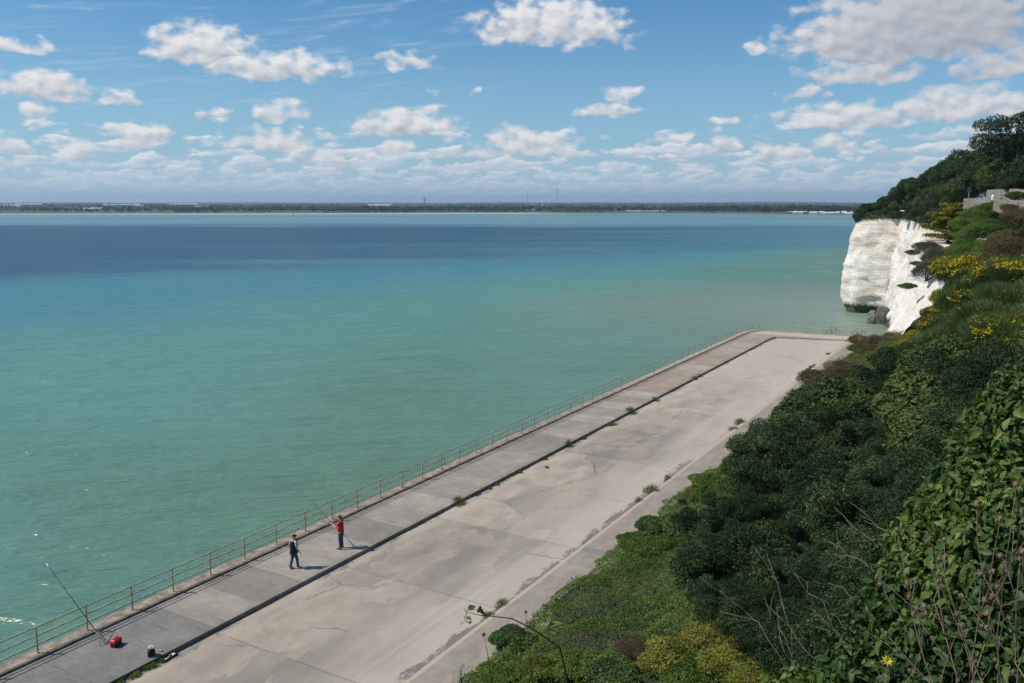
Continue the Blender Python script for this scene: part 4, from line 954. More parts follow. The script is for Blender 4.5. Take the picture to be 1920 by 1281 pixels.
def person(loc, rz, label, H, arms, legs, head_yaw, shirt, trousers, shoe, cap=None, hair=(.06,.05,.04), vest=None, sleeve=.16, lean=0, belly=1.0, hands=((1,.5),(1,.5)), name='person'):
    k = H/1.75; V3 = lambda p: Vector(p)*k
    root = tag(empty(name, loc, rz), label, 'person')
    hp, ch, nk = V3((0, 0, .93)), V3((0, .02+lean*.5, 1.28)), V3((0, .01+lean, 1.47))
    bm = bmesh.new()
    tube(bm, [hp, V3((0, .01, 1.08)), ch, V3((0, .0+lean, 1.42))], [(.14*k, .10*k), (.135*k, .10*k), (.16*k, .11*k), (.12*k, .07*k)], 14)
    hc = V3((0, .035+lean, 1.635))
    tube(bm, [nk-V3((0,0,.05)), nk, hc-V3((0,.01,.04))], [.065*k, .056*k, .055*k], 10)
    R = Matrix.Rotation(head_yaw, 4, 'Z')
    hd_ = lambda p: hc+(R @ Vector(p))*k
    ball(bm, hc+V3((0,0,.015)), (.076*k, .093*k, .105*k), 16, R); ball(bm, hd_((0, .03, -.055)), (.055*k, .062*k, .058*k), 12, R)
    tube(bm, [hd_((0, .085, .02)), hd_((0, .112, -.015)), hd_((0, .09, -.025))], [.010, .015, .012], 6)
    for s in (-1, 1): ball(bm, hd_((s*.078, -.005, 0)), (.010, .02, .03), 8, R)
    ball(bm, hd_((0, .088, -.058)), (.024, .010, .009), 8, R)
    sh = []
    for s, (el, wr, sd) in zip((-1, 1), arms):
        a = V3((s*.185, lean, 1.41)); el = V3(el); wr = V3(wr); sh.append((a, el, wr))
        tube(bm, [V3((s*.08, lean, 1.42)), a, a.lerp(el, .5), el, el.lerp(wr, .35), wr], [.05*k, .054*k, .047*k, .038*k, .038*k, .026*k], 10)
        cu = hands[0 if s < 0 else 1]
        hand(bm, wr, (wr-el) if cu[0] else Vector(cu[2]), Vector(sd), cu[1])
    for s, (kn, an, toe) in zip((-1, 1), legs):
        tube(bm, [V3((s*.09, 0, .92)), V3(kn), V3(an)], [.085*k, .055*k, .036*k], 10)
        tube(bm, [V3(an), V3(an)+V3((0,0,-.05)), V3(an)+V3(toe)*.9], [.036*k, .042*k, .03*k], 8)
    remeshed('body', bm, M_SKIN, root, .0075)
    for s in (-1, 1):
        bm = bmesh.new(); ball(bm, hd_((s*.03, .078, .018)), .011, 8); link('eye', bm_mesh('eye', bm, True), M_EYE, root)
    bm = bmesh.new()
    b = 1.0*belly
    tube(bm, [V3((0, -.005, .90)), V3((0, .012, 1.06)), V3((0, .02+lean*.5, 1.28)), V3((0, lean, 1.43)), V3((0, lean, 1.475))], [(.172*k, .125*k*b), (.165*k, .135*k*b), (.182*k, .132*k), (.13*k, .085*k), (.07*k, .07*k)], 16)
    for a, el, wr in sh:
        q = a.lerp(el, min(1, sleeve/.29)); tube(bm, [a+Vector((-.1 if a.x > 0 else .1, 0, .01)), a, q], [.07*k, .069*k, .062*k], 12)
    remeshed('shirt', bm, shirt, root, .012)
    bm = bmesh.new(); tube(bm, [V3((0, 0, .84)), V3((0, 0, .93)), V3((0, .0, 1.0))], [(.165*k, .118*k), (.168*k, .12*k), (.158*k, .112*k)], 16)
    for s, (kn, an, toe) in zip((-1, 1), legs):
        tube(bm, [V3((s*.085, 0, .88)), V3((s*.09, 0, .80)), V3(kn), V3(an)+V3((0, 0, .0))], [.10*k, .102*k, .072*k, .062*k], 12)
    remeshed('trousers', bm, trousers, root, .013)
    for s, (kn, an, toe) in zip((-1, 1), legs):
        bm = bmesh.new(); a = V3(an); t = V3(toe)
        tube(bm, [a+V3((0,0,.0)), a+V3((0, -.0, -.035)), a+t*.45+V3((0,0,-.004)), a+t*.8+V3((0,0,-.008)), a+t*1.08], [(.046*k, .05*k), (.05*k, .046*k), (.047*k, .036*k), (.046*k, .027*k), (.025*k, .018*k)], 12)
        ball(bm, a+V3((0, 0, -.045))-t*.12, (.042*k, .045*k, .036*k), 10)
        link('shoe', bm_mesh('shoe', bm, True), shoe, root)
    bm = bmesh.new(); ball(bm, hd_((0, -.022, .03)), (.083*k, .088*k, .096*k), 14, R); link('hair', bm_mesh('hair', bm, True), simple('hair', hair, .8), root)
    if cap:
        c = empty('cap', (0,0,0)); c.parent = root
        bm = bmesh.new(); vs = ball(bm, hd_((0, .0, .058)), (.091*k, .108*k, .085*k), 18, R)
        bmesh.ops.delete(bm, geom=[v for v in vs if v.co.z < hd_((0,0,.045)).z], context='VERTS'); link('crown', bm_mesh('crown', bm, True), cap, c)
        bm = bmesh.new(); up = []; lo = []
        for i in range(9):
            a = PI*i/8; q = hd_((math.cos(a)*.078, .06+math.sin(a)*.115, .055-math.sin(a)*.018)); up.append(bm.verts.new(q)); lo.append(bm.verts.new(q-Vector((0,0,.006))))
        bm.faces.new(up); bm.faces.new(lo[::-1])
        for i in range(9): bm.faces.new((up[i], up[(i+1)%9], lo[(i+1)%9], lo[i]))
        link('brim', bm_mesh('brim', bm), cap, c)
    if vest:
        bm = bmesh.new()
        tube(bm, [V3((0, -.01, .80)), V3((0, 0, .95)), V3((0, .012, 1.1)), V3((0, .02, 1.3)), V3((0, 0, 1.455))], [(.235*k, .18*k), (.215*k, .17*k), (.205*k, .165*k), (.215*k, .155*k), (.175*k, .115*k)], 16)
        remeshed('vest', bm, vest, root, .014)
    return root
M_EYE = simple('eye', (.02, .015, .01), .3); M_JEANS = simple('blue_jeans', (.020, .055, .11), .85, 0, .35, 14); M_REDS = simple('red_cotton', (.50, .015, .025), .8, 0, .25, 12)
M_BLK = simple('black_cloth', (.010, .010, .013), .85, 0, .3, 12); M_WSHOE = simple('white_shoe', (.62, .60, .56), .6); M_DSHOE = simple('dark_shoe', (.02, .02, .022), .6)
M_CAP = simple('dark_cap', (.015, .02, .025), .8); M_WSH = simple('white_cotton', (.75, .75, .77), .8, 0, .05); M_GREYB = simple('grey_blue_shirt', (.20, .25, .30), .8)
def mat_check():
    m, T, b = new_mat('checked_shirt'); p = T.node('ShaderNodeTexCoord').outputs['Object']; x, y, z = T.sep(p)[:3]
    s = T.m('MULTIPLY', T.step(T.m('FRACT', T.m('MULTIPLY', z, 24)), .45, .5), .6); s2 = T.m('MULTIPLY', T.step(T.m('FRACT', T.m('MULTIPLY', T.m('ADD', x, y), 24)), .45, .5), .5)
    T.put(b.inputs['Base Color'], T.mix(T.m('MAXIMUM', s, s2), (.62, .66, .72), (.04, .06, .14))); b.inputs['Roughness'].default_value = .85; return m
red = person((-29.16, 32.25, 0), math.radians(103), 'person in a red t-shirt, jeans and dark cap holding a fishing rod at the rail', 1.77,
    arms=[((-.24, .17, 1.19), (-.10, .42, 1.30), (0, .2, 1)), ((.25, .13, 1.17), (.07, .36, 1.24), (0, .2, 1))],
    legs=[((-.115, .01, .50), (-.13, -.03, .085), (-.03, .19, -.045)), ((.115, .03, .50), (.12, .0, .085), (.03, .19, -.045))], head_yaw=0, shirt=M_REDS, trousers=M_JEANS, shoe=M_DSHOE, cap=M_CAP, sleeve=.15, belly=1.1, hands=((1, 1.1), (1, 1.1)))
person((-29.45, 29.2, 0), math.radians(-8), 'person in a black waistcoat over a checked shirt, jeans, white shoes and black cap, walking', 1.73,
    arms=[((-.27, -.06, 1.14), (-.27, .05, .90), (.2, 1, 0)), ((.27, -.02, 1.13), (.31, .12, .89), (-.2, 1, 0))],
    legs=[((-.11, -.04, .50), (-.13, -.16, .085), (-.03, .19, -.045)), ((.11, .09, .50), (.12, .12, .085), (.03, .19, -.045))], head_yaw=-.5, shirt=mat_check(), trousers=M_JEANS, shoe=M_WSHOE, cap=M_BLK, hair=(.35, .33, .31), vest=M_BLK, sleeve=.2)
p = at(1862, 372, 107); stand = [((-.11, 0, .50), (-.12, 0, .085), (-.03, .19, -.045)), ((.11, 0, .50), (.12, 0, .085), (.03, .19, -.045))]
loose = [((-.25, -.02, 1.13), (-.27, .05, .89), (.2, 1, 0)), ((.25, -.02, 1.13), (.27, .05, .89), (-.2, 1, 0))]
person((p.x, p.y, 16.95), 1.8, 'person in a white shirt standing behind the clifftop fence', 1.75, loose, stand, .3, M_WSH, M_BLK, M_DSHOE, hair=(.10, .035, .025))
p = at(1876.5, 374, 107.5); person((p.x, p.y, 16.9), 2.2, 'person in a grey blue top beside the white shirted one on the clifftop path', 1.66, loose, stand, .3, M_GREYB, M_BLK, M_DSHOE, hair=(.25, .24, .23))

# ---------------------------------------------------------------- fishing gear
M_ROD = simple('dark_rod', (.05, .035, .025), .35); M_CORK = simple('cork_grip', (.30, .20, .12), .7); M_MET = simple('steel', (.45, .45, .45), .35, .8); M_WTIP = simple('white_rod_tip', (.8, .8, .78), .5)
def rod(a, b, label, sag=.0, white=False):
    a, b = Vector(a), Vector(b); root = tag(empty('fishing_rod', a), label, 'fishing rod'); L = b-a
    pt = lambda f: L*f+Vector((0, 0, -sag*(f*f)))
    bm = bmesh.new(); tube(bm, [pt(.16+.84*i/10) for i in range(11)], [.021-.012*i/10 for i in range(11)], 6); link('blank', bm_mesh('blank', bm, True), M_ROD, root)
    bm = bmesh.new(); tube(bm, [pt(0), pt(.08), pt(.16)], [.017, .014, .016], 8); link('grip', bm_mesh('grip', bm, True), M_CORK, root)
    if white:
        bm = bmesh.new(); tube(bm, [pt(.93), pt(1.0)], [.018, .016], 6); link('tip', bm_mesh('tip', bm, True), M_WTIP, root)
    r = empty('reel', (0,0,0)); r.parent = root; c = pt(.17)+Vector((0, 0, -.06)); d = L.normalized()
    bm = bmesh.new(); tube(bm, [c-d*.045, c-d*.02, c+d*.02, c+d*.05], [.032, .024, .024, .034], 12); link('spool', bm_mesh('spool', bm, True), M_MET, r)
    bm = bmesh.new(); tube(bm, [c, pt(.17)], .007, 6); tube(bm, [c, c+Vector((.06, .02, 0)), c+Vector((.07, .02, -.05))], .006, 6); link('handle', bm_mesh('handle', bm), M_BLK, r)
    for f in (.35, .5, .64, .76, .86, .94):
        bm = bmesh.new(); q = pt(f)+Vector((0, 0, -.022)); n = 10
        tube(bm, [q+(Vector((0, 0, 1))*math.cos(2*PI*i/n)+d.cross(Vector((0,0,1))).normalized()*math.sin(2*PI*i/n))*.016 for i in range(n+1)], .0025, 5); link('ring', bm_mesh('ring', bm), M_MET, root)
    return root
Rz = Matrix.Rotation(math.radians(103), 3, 'Z'); hp_ = Vector((-29.16, 32.25, 0))+Rz @ Vector((.0, .44, 1.28))
tipd = Vector((-1.85*.862-2.2*.507, -1.85*.507+2.2*.862, .85))
rod(hp_-tipd*.13+Vector((0,0,-.03)), hp_+tipd, 'dark fishing rod held out over the rail by the person in red', sag=.12)
a_ = on(198, 1209, .02); t_ = at(107, 1085, 10); r_ = ray(107, 1085)
rp = on(152, 1146, 1.24)                         # rests on the top rail
k_ = 2.45; tip_ = a_+(rp-a_)*k_
rod(a_+Vector((0, 0, .02)), tip_, 'long rusty fishing rod with a white tip propped against the railing', white=True)
def rest():
    c = on(184, 1187, .42); g = Vector((c.x, c.y, 0)); root = tag(empty('rod_rest', g), 'small metal tripod rod rest under the propped fishing rod', 'rod rest')
    for dx, dy in ((.34, -.16), (-.05, .30), (.30, .12)):
        bm = bmesh.new(); tube(bm, [(0, 0, .62), (dx, dy, .01)], .014, 6); link('leg', bm_mesh('leg', bm), M_MET, root)
    bm = bmesh.new(); tube(bm, [(-.05, 0, .70), (-.03, 0, .63), (.03, 0, .63), (.05, 0, .70)], .008, 6); link('fork', bm_mesh('fork', bm), M_MET, root)
rest()
M_REDP = simple('red_plastic', (.60, .015, .03), .4, 0, .08, 4); M_BLKP = simple('black_plastic', (.012, .012, .014), .5)
def bevel(o, w=.02, seg=3):
    m = o.modifiers.new('edges', 'BEVEL'); m.width = w; m.segments = seg; m.limit_method = 'ANGLE'; return o
def tackle_box():
    p = on(218, 1211, 0); root = tag(empty('tackle_box', p, math.radians(16), 1.12), 'bright red lidded tackle box with black base standing on the walkway', 'tackle box')
    bm = bmesh.new(); vs = box(bm, (0, 0, .09), (.22, .38, .18))
    for v in vs:
        if v.co.z < .05: v.co.x *= .88; v.co.y *= .92
    bevel(link('base', bm_mesh('base', bm), M_BLKP, root))
    bm = bmesh.new(); vs = box(bm, (0, 0, .235), (.25, .42, .105))
    for v in vs:
        if v.co.z > .25: v.co.x *= .72; v.co.y *= .84
    lid = bevel(link('lid', bm_mesh('lid', bm), M_REDP, root), .025)
    bm = bmesh.new(); box(bm, (0, 0, .2875), (.085, .19, .006)); link('recess', bm_mesh('recess', bm), simple('dark_red', (.16, .006, .01), .5), lid)
    bm = bmesh.new(); tube(bm, [(0, -.10, .285), (0, -.085, .315), (0, .085, .315), (0, .10, .285)], .012, 8); link('handle', bm_mesh('handle', bm, True), M_REDP, lid)
    for y in (-.1, .1):
        bm = bmesh.new(); box(bm, (-.128, y, .18), (.012, .05, .06)); link('latch', bm_mesh('latch', bm), M_REDP, root)
tackle_box()
def bag():
    p = on(284, 1230, 0); root = tag(empty('black_bag', p, .3), 'black rounded bag with a light hem standing at the walkway edge', 'bag')
    bm = bmesh.new()
    tube(bm, [(0, 0, .0), (0, 0, .03), (0, 0, .14), (.01, 0, .24), (.01, 0, .31), (.01, 0, .33)], [(.13, .10), (.165, .13), (.175, .14), (.16, .125), (.115, .08), (.05, .04)], 20)
    for v in bm.verts: v.co += v.co.normalized()*.02*mn.noise(v.co*9); v.co.z = max(v.co.z, .0)
    remeshed('body', bm, M_BLK, root, .014)
    bm = bmesh.new(); n = 24; tube(bm, [(.182*math.cos(2*PI*i/n), .15*math.sin(2*PI*i/n), .045) for i in range(n+1)], .008, 6); link('hem', bm_mesh('hem', bm), M_GREYB, root)
    bm = bmesh.new(); tube(bm, [(-.1, 0, .26), (-.07, .03, .40), (.06, .03, .41), (.1, 0, .26)], .012, 6); link('handle', bm_mesh('handle', bm, True), M_BLK, root)
    for (dx, s, mm, lab) in ((-.015, .075, M_WSH, 'crumpled white and pink plastic bag lying on top of the black bag'), (.085, .055, simple('pale_plastic', (.70, .62, .68), .4), 'smaller pale plastic packet tucked beside the white one on the bag')):
        bm = bmesh.new(); bmesh.ops.create_icosphere(bm, subdivisions=3, radius=s, matrix=Matrix.Translation((0, 0, 0)))
        for v in bm.verts: v.co *= 1+.55*mn.noise(v.co*22+Vector((dx*50, 0, 0)))
        tag(link('plastic_bag', bm_mesh('plastic_bag', bm), mm, None, (p.x+dx, p.y+dx*.5, .37)), lab, 'plastic bag')
bag()
def small_gear():
    p = on(301, 1221, 0); root = tag(empty('pink_packet', p, .5), 'small pink bait packet with a dark strip lying beside the black bag', 'packet')
    bm = bmesh.new(); box(bm, (0, 0, .035), (.16, .12, .07)); bevel(link('box', bm_mesh('box', bm), simple('pink_card', (.62, .30, .45), .6), root), .015)
    bm = bmesh.new(); box(bm, (0, .03, .073), (.15, .03, .006)); link('strip', bm_mesh('strip', bm), M_BLKP, root)
    bm = bmesh.new(); box(bm, (.10, .02, .02), (.05, .06, .04)); bevel(link('lid', bm_mesh('lid', bm), M_WSH, root), .01)
    p = Vector((-27.93, 20.75, -.19)); root = tag(empty('tackle_tray', p, math.radians(4)), 'open black tackle tray with blue, white and yellow tubs below the step', 'tray')
    bm = bmesh.new(); box(bm, (0, 0, .012), (.26, .60, .02))
    for x in (-.13, .13): box(bm, (x, 0, .045), (.012, .612, .07))
    for y in (-.30, .30, 0): box(bm, (0, y, .045), (.248, .012, .066))
    link('tray', bm_mesh('tray', bm), M_BLKP, root)
    for (x, y, sx, sy, c) in ((-.04, -.21, .10, .09, (.02, .16, .45)), (.05, -.20, .07, .12, (.72, .74, .74)), (.03, -.06, .05, .09, (.70, .50, .12)), (.0, .20, .14, .12, (.70, .70, .68)), (-.06, .07, .07, .09, (.55, .45, .25))):
        bm = bmesh.new(); box(bm, (x, y, .055), (sx, sy, .06)); bevel(link('tub', bm_mesh('tub', bm), simple('tub', c, .45, 0, .05), root), .01)
small_gear()

# ---------------------------------------------------------------- bicycles against the end railing
def bicycle(loc, rz, lean, label, frame_c, front_c, tyre_c=(.03,.03,.03)):
    root = tag(empty('bicycle', loc, rz), label, 'bicycle'); root.rotation_euler = (lean, 0, rz)
    fm = simple('bike_frame', frame_c, .35); fk = simple('bike_fork', front_c, .35); ty = simple('tyre', tyre_c, .8)
    for x in (-.53, .53):
        w = empty('wheel', (0,0,0)); w.parent = root; n = 28
        bm = bmesh.new(); tube(bm, [(x+.335*math.cos(2*PI*i/n), 0, .345+.335*math.sin(2*PI*i/n)) for i in range(n+1)], .022, 6, False); link('tyre', bm_mesh('tyre', bm, True), ty, w)
        bm = bmesh.new(); tube(bm, [(x+.305*math.cos(2*PI*i/n), 0, .345+.305*math.sin(2*PI*i/n)) for i in range(n+1)], .012, 5, False)
        for i in range(12): tube(bm, [(x, 0, .345), (x+.305*math.cos(2*PI*i/12), 0, .345+.305*math.sin(2*PI*i/12))], .003, 4)
        tube(bm, [(x, -.05, .345), (x, .05, .345)], .02, 8); link('rim', bm_mesh('rim', bm, True), M_MET, w)
    bb, st, sh_, hl = (-.08, 0, .30), (-.24, 0, .80), (.36, 0, .82), (.40, 0, .70)
    bm = bmesh.new()
    for a, b, r in ((bb, st, .018), (st, sh_, .018), (bb, hl, .021), (bb, (-.53, 0, .345), .013), (st, (-.53, 0, .345), .011), (sh_, hl, .022)): tube(bm, [a, b], r, 8)
    link('frame', bm_mesh('frame', bm, True), fm, root)
    bm = bmesh.new(); tube(bm, [hl, (.45, 0, .62)], .02, 8)
    for s in (-.045, .045): tube(bm, [(.45, s, .62), (.53, s, .345)], .012, 6)
    tube(bm, [(.45, -.045, .62), (.45, .045, .62)], .012, 6); link('fork', bm_mesh('fork', bm, True), fk, root)
    bm = bmesh.new(); tube(bm, [sh_, (.34, 0, .98)], .014, 8); tube(bm, [(.30, -.29, 1.0), (.35, -.1, .99), (.35, .1, .99), (.30, .29, 1.0)], .013, 8); link('handlebar', bm_mesh('handlebar', bm, True), M_BLKP, root)
    bm = bmesh.new(); tube(bm, [st, (-.27, 0, .93)], .013, 8); ball(bm, (-.30, 0, .96), (.10, .075, .03), 10); ball(bm, (-.19, 0, .955), (.10, .03, .022), 10); link('saddle', bm_mesh('saddle', bm, True), M_BLKP, root)
    bm = bmesh.new(); tube(bm, [(-.08, -.03, .30), (-.08, -.035, .30)], .09, 16); tube(bm, [(-.08, -.06, .30), (.04, -.06, .17)], .01, 6); tube(bm, [(.04, -.11, .17), (.04, -.03, .17)], .016, 6)
    tube(bm, [(-.08, .06, .30), (-.20, .06, .43)], .01, 6); tube(bm, [(-.20, .03, .43), (-.20, .11, .43)], .016, 6); link('crankset', bm_mesh('crankset', bm), M_MET, root)
p = on(1565, 627, 0); bicycle((p.x-.1, p.y-.5, 0), math.radians(12), -.10, 'dark bicycle with a pale blue and white front leaning on the end railing', (.03, .04, .05), (.62, .70, .76))
p = on(1612, 629, 0); bicycle((p.x, p.y-.75, 0), math.radians(9), -.10, 'red framed bicycle with an orange front leaning at the corner by the bushes', (.50, .05, .04), (.70, .30, .08))

# ---------------------------------------------------------------- clifftop path: fence, wall, post, gulls
M_FENCE = simple('pale_fence_board', (.34, .30, .23), .85, 0, .2, 3)
def fence(pts, label, z0s, h=1.15, sp=.44):
    root = tag(empty('fence', (pts[0][0], pts[0][1], z0s[0])), label, 'fence'); b0 = root.location
    P = [Vector((x, y, z)) for (x, y), z in zip(pts, z0s)]
    for a, b in zip(P, P[1:]):
        n = max(1, int((b-a).length/sp)); ang = math.atan2(b.y-a.y, b.x-a.x)
        for i in range(n):
            c = a.lerp(b, (i+.5)/n)-b0; bm = bmesh.new(); box(bm, (c.x, c.y, c.z+h/2), (sp*.52, .03, h), ang); link('board', bm_mesh('board', bm), M_FENCE, root)
        for z in (.25, h-.2):
            bm = bmesh.new(); c = (a+b)/2-b0; dirv = Vector((math.cos(ang+PI/2), math.sin(ang+PI/2), 0))*.045
            tube(bm, [a-b0+Vector((0,0,z))+dirv, b-b0+Vector((0,0,z))+dirv], .035, 4); link('rail', bm_mesh('rail', bm), M_FENCE, root)
fa = [at(1806, 385, 121), at(1852, 384, 112)]; fence([(q.x, q.y) for q in fa], 'pale wooden board fence left of the grassy hump, along the clifftop path', [16.85, 16.9], 1.25)
fa = [at(1862, 385, 106.5), at(1872, 385, 104), at(1898, 390, 99), at(1935, 395, 92)]; fence([(q.x, q.y) for q in fa], 'pale picket fence right of the grassy hump below the stone wall', [16.8, 16.6, 16.2, 16.0], 1.35)
def stone_wall():
    m, T, b = new_mat('flint_wall'); p = T.pos(); v = T.voro(T.vm('MULTIPLY', p, (1, 1, 1.6)), 3.2, out=1); e = T.voro(T.vm('MULTIPLY', p, (1, 1, 1.6)), 3.2, 'DISTANCE_TO_EDGE')
    c = T.mix(T.sep(v)[0], (.15, .135, .12), (.30, .265, .225)); c = T.mix(T.step(T.noise(p, .5, 3), .5, .62), c, (.30, .21, .15)); c = T.mix(T.step(e, .06, .02), c, (.35, .32, .28))
    T.put(b.inputs['Base Color'], c); b.inputs['Roughness'].default_value = .95; T.put(b.inputs['Normal'], T.bump(e, .6, .04))
    bm = bmesh.new(); q = [at(1847, 370, 121), at(1851, 370, 119), at(1900, 370, 112), at(1940, 372, 106)]; zt = [19.0, 19.1, 19.1, 18.7]
    a_ = []; 
    for v_, z in zip(q, zt): a_.append([bm.verts.new(w) for w in ((v_.x, v_.y, 15.5), (v_.x, v_.y, z), (v_.x+.35, v_.y+.3, z), (v_.x+.35, v_.y+.3, 15.5))])
    for A, B in zip(a_, a_[1:]):
        for k in range(4): bm.faces.new((A[k], A[(k+1)%4], B[(k+1)%4], B[k]))
    bm.faces.new(a_[0]); bm.faces.new(a_[-1][::-1])
    tag(link('stone_wall', bm_mesh('stone_wall', bm), m), 'grey brown stone wall behind the people on the clifftop path', 'wall')
stone_wall()
def signpost():
    p = at(1816, 372, 119); root = tag(empty('signpost', (p.x, p.y, 16.9)), 'thin grey post with a small sign on the clifftop, left of the wall', 'post')
    bm = bmesh.new(); tube(bm, [(0,0,0), (0,0,2.5)], .05, 8); link('pole', bm_mesh('pole', bm), M_MET, root)
    bm = bmesh.new(); box(bm, (0, -.07, 2.2), (.42, .03, .5), .3); link('sign', bm_mesh('sign', bm), simple('dark_green_sign', (.03, .08, .07), .6), root)
signpost()
def gull(px_, py_, d, rz, label):
    p = at(px_, py_, d); root = tag(empty('gull', p, rz), label, 'bird'); s = 1.25
    bm = bmesh.new(); tube(bm, [(0, -.28, .01), (0, -.12, 0), (0, .06, 0), (0, .18, .02), (0, .26, .03)], [.012, .05, .07, .05, .018], 10)
    ball(bm, (0, .22, .035), (.042, .05, .04), 8); tube(bm, [(0, .26, .03), (0, .31, .02)], [.014, .004], 6)
    for sgn in (-1, 1):
        vs = [[(0, .10, .02), (0, -.08, .02)], [(sgn*.25, .13, .12), (sgn*.25, -.05, .11)], [(sgn*.5, .05, .10), (sgn*.5, -.07, .10)], [(sgn*.70, -.10, .05), (sgn*.70, -.12, .05)]]
        rows_ = []
        for (a, b) in vs: rows_.append([bm.verts.new(a), bm.verts.new(b), bm.verts.new((b[0], b[1], b[2]-.015)), bm.verts.new((a[0], a[1], a[2]-.02))])
        for A, B in zip(rows_, rows_[1:]):
            for k in range(4): bm.faces.new((A[k], A[(k+1)%4], B[(k+1)%4], B[k]))
    remesh_ = link('body', bm_mesh('body', bm), M_WSH, root); root.scale = (s,)*3
gull(1692, 396, 150, 1.2, 'white gull flying in front of the bushes above the chalk cliff')
gull(1846, 450, 96, .6, 'white gull perched at the hollow in the grassy bank')

# ---------------------------------------------------------------- far shore
def shore_y(x): return ip([-400, 300, 640, 1000, 1280, 1480, 1620, 2300], [402.6, 402.2, 401.6, 400.6, 401.2, 403.2, 405.2, 409], x)
def mat_far():
    m, T, b = new_mat('far_land'); p = T.pos(); d = T.vm('LENGTH', p)
    n = T.noise(p, .004, 5, .6); n2 = T.noise(p, .02, 5, .65); f = T.voro(p, .0022, out=1)
    c = T.mix(T.step(n2, .35, .65), (.045, .060, .025), (.105, .095, .045))
    c2 = T.mix(T.step(T.sep(f)[0], .35, .75), (.018, .032, .018), (.07, .075, .04)); c2 = T.mix(T.step(n, .45, .55), c2, (.012, .025, .017))
    c = T.mix(T.step(d, 2000, 2700), c, c2)
    T.put(b.inputs['Base Color'], c); b.inputs['Roughness'].default_value = .95; return m
def build_far():
    xs = np.arange(-500, 2400, 25.); fs = [1.0, 1.03, 1.07, 1.2, 1.45, 1.9, 2.5, 3.2, 3.8, 4.3, 5, 6, 7.2, 9]; V = []
    zs = [-3.45, -2.4, -1.9, -1.6, -1, 0, 2, 4, 8, 13, 18, 22, 25, 10]
    for x in xs:
        q = on(x, shore_y(x), ZS); r0 = math.hypot(q.x, q.y)
        for f, z in zip(fs, zs):
            X, Y = q.x*f, q.y*f
            if f > 3: z = z*(.75+.9*(mn.noise((X*.0006, Y*.0006, 3))+.25*mn.noise((X*.003, Y*.003, 5)))); z = min(z, 44)
            V.append((X, Y, z))
    n = len(fs); F = [[i*n+j, (i+1)*n+j, (i+1)*n+j+1, i*n+j+1] for i in range(len(xs)-1) for j in range(n-1)]
    # beach: the first strip
    beach = [k for k in F if k[0] % n == 0]; land = [k for k in F if k[0] % n != 0]
    def sub(Fs, nm, mt, extra=None):
        idx = sorted({i for f in Fs for i in f}); mp = {a: b for b, a in enumerate(idx)}
        return link(nm, mesh_np(nm, [V[i] for i in idx], [[mp[i] for i in f] for f in Fs], True), mt)
    tag(sub(land, 'far_land', mat_far()), kind='structure')
    m, T, b = new_mat('far_sand'); p = T.pos(); x = T.sep(T.vm('NORMALIZE', p))[0]
    e = T.step(T.m('ADD', x, T.m('MULTIPLY', T.m('SUBTRACT', T.noise(p, .01, 3), .5), .08)), -.50, -.44)
    T.put(b.inputs['Base Color'], T.mix(e, (.62, .54, .42), T.mix(T.noise(p, .01, 4, .6), (.16, .14, .075), (.30, .25, .14)))); b.inputs['Roughness'].default_value = .95
    tag(sub(beach, 'far_beach', m), kind='structure')
build_far()
def far_z(f): return ip([1.0, 1.07, 1.2, 1.45, 1.9, 2.5, 3.2], [-2.4, -1.9, -1.6, -1, 0, 2, 4], f)
def fpos(x, f):
    q = on(x, shore_y(x), ZS); return Vector((q.x*f, q.y*f, far_z(f)))
L_FAR = mat_leaf('far_tree_leaf', [(.012,.022,.010), (.020,.034,.014), (.032,.048,.02), (.05,.06,.03)], .9, .0, .01, .0)
def far_wood():
    rng = np.random.default_rng(31); P = []; N = []
    n = 80000; x = rng.uniform(-480, 2350, n); f = 1.1+rng.random(n)**1.8*2.0
    for i in range(n):
        q = fpos(x[i], f[i]); dn = mn.noise((q.x*.0022, q.y*.0022, 3))+.5*mn.noise((q.x*.009, q.y*.009, 1))
        if dn < -.08+.25*(f[i] < 1.22): continue
        hh = (6+3*f[i])*(.55+.7*abs(mn.noise((q.x*.012, q.y*.012, 8))))
        P.append((q.x, q.y, q.z+hh*rng.random()**.5)); N.append((0, -.3, 1))
    P = np.array(P); N = np.array(N); V, F = leaves(P, N, 5.5, rng, .9, .6, .3)
    tag(link('far_woodland', mesh_np('far_woodland', V, F), L_FAR), 'belt of dark woodland and hedges across the low far shore', 'woodland', kind='stuff')
far_wood()
FT = []
for i in range(4):
    rng = np.random.default_rng(200+i); bl = lobes(rng, (.5, .5, .42), 7, (.35, .6), c=(0, 0, .40)); P, N = sample_blobs(bl, 420, rng, .4, low=-.7)
    V, F = leaves(P, N, .16, rng, .8); me = mesh_np('crown', V, F); me.materials.append(L_FAR); bm = bmesh.new(); tube(bm, [(0,0,-.1), (0,0,.5)], .03, 5); tm = bm_mesh('trunk', bm); tm.materials.append(M_BARK); FT.append((me, tm))
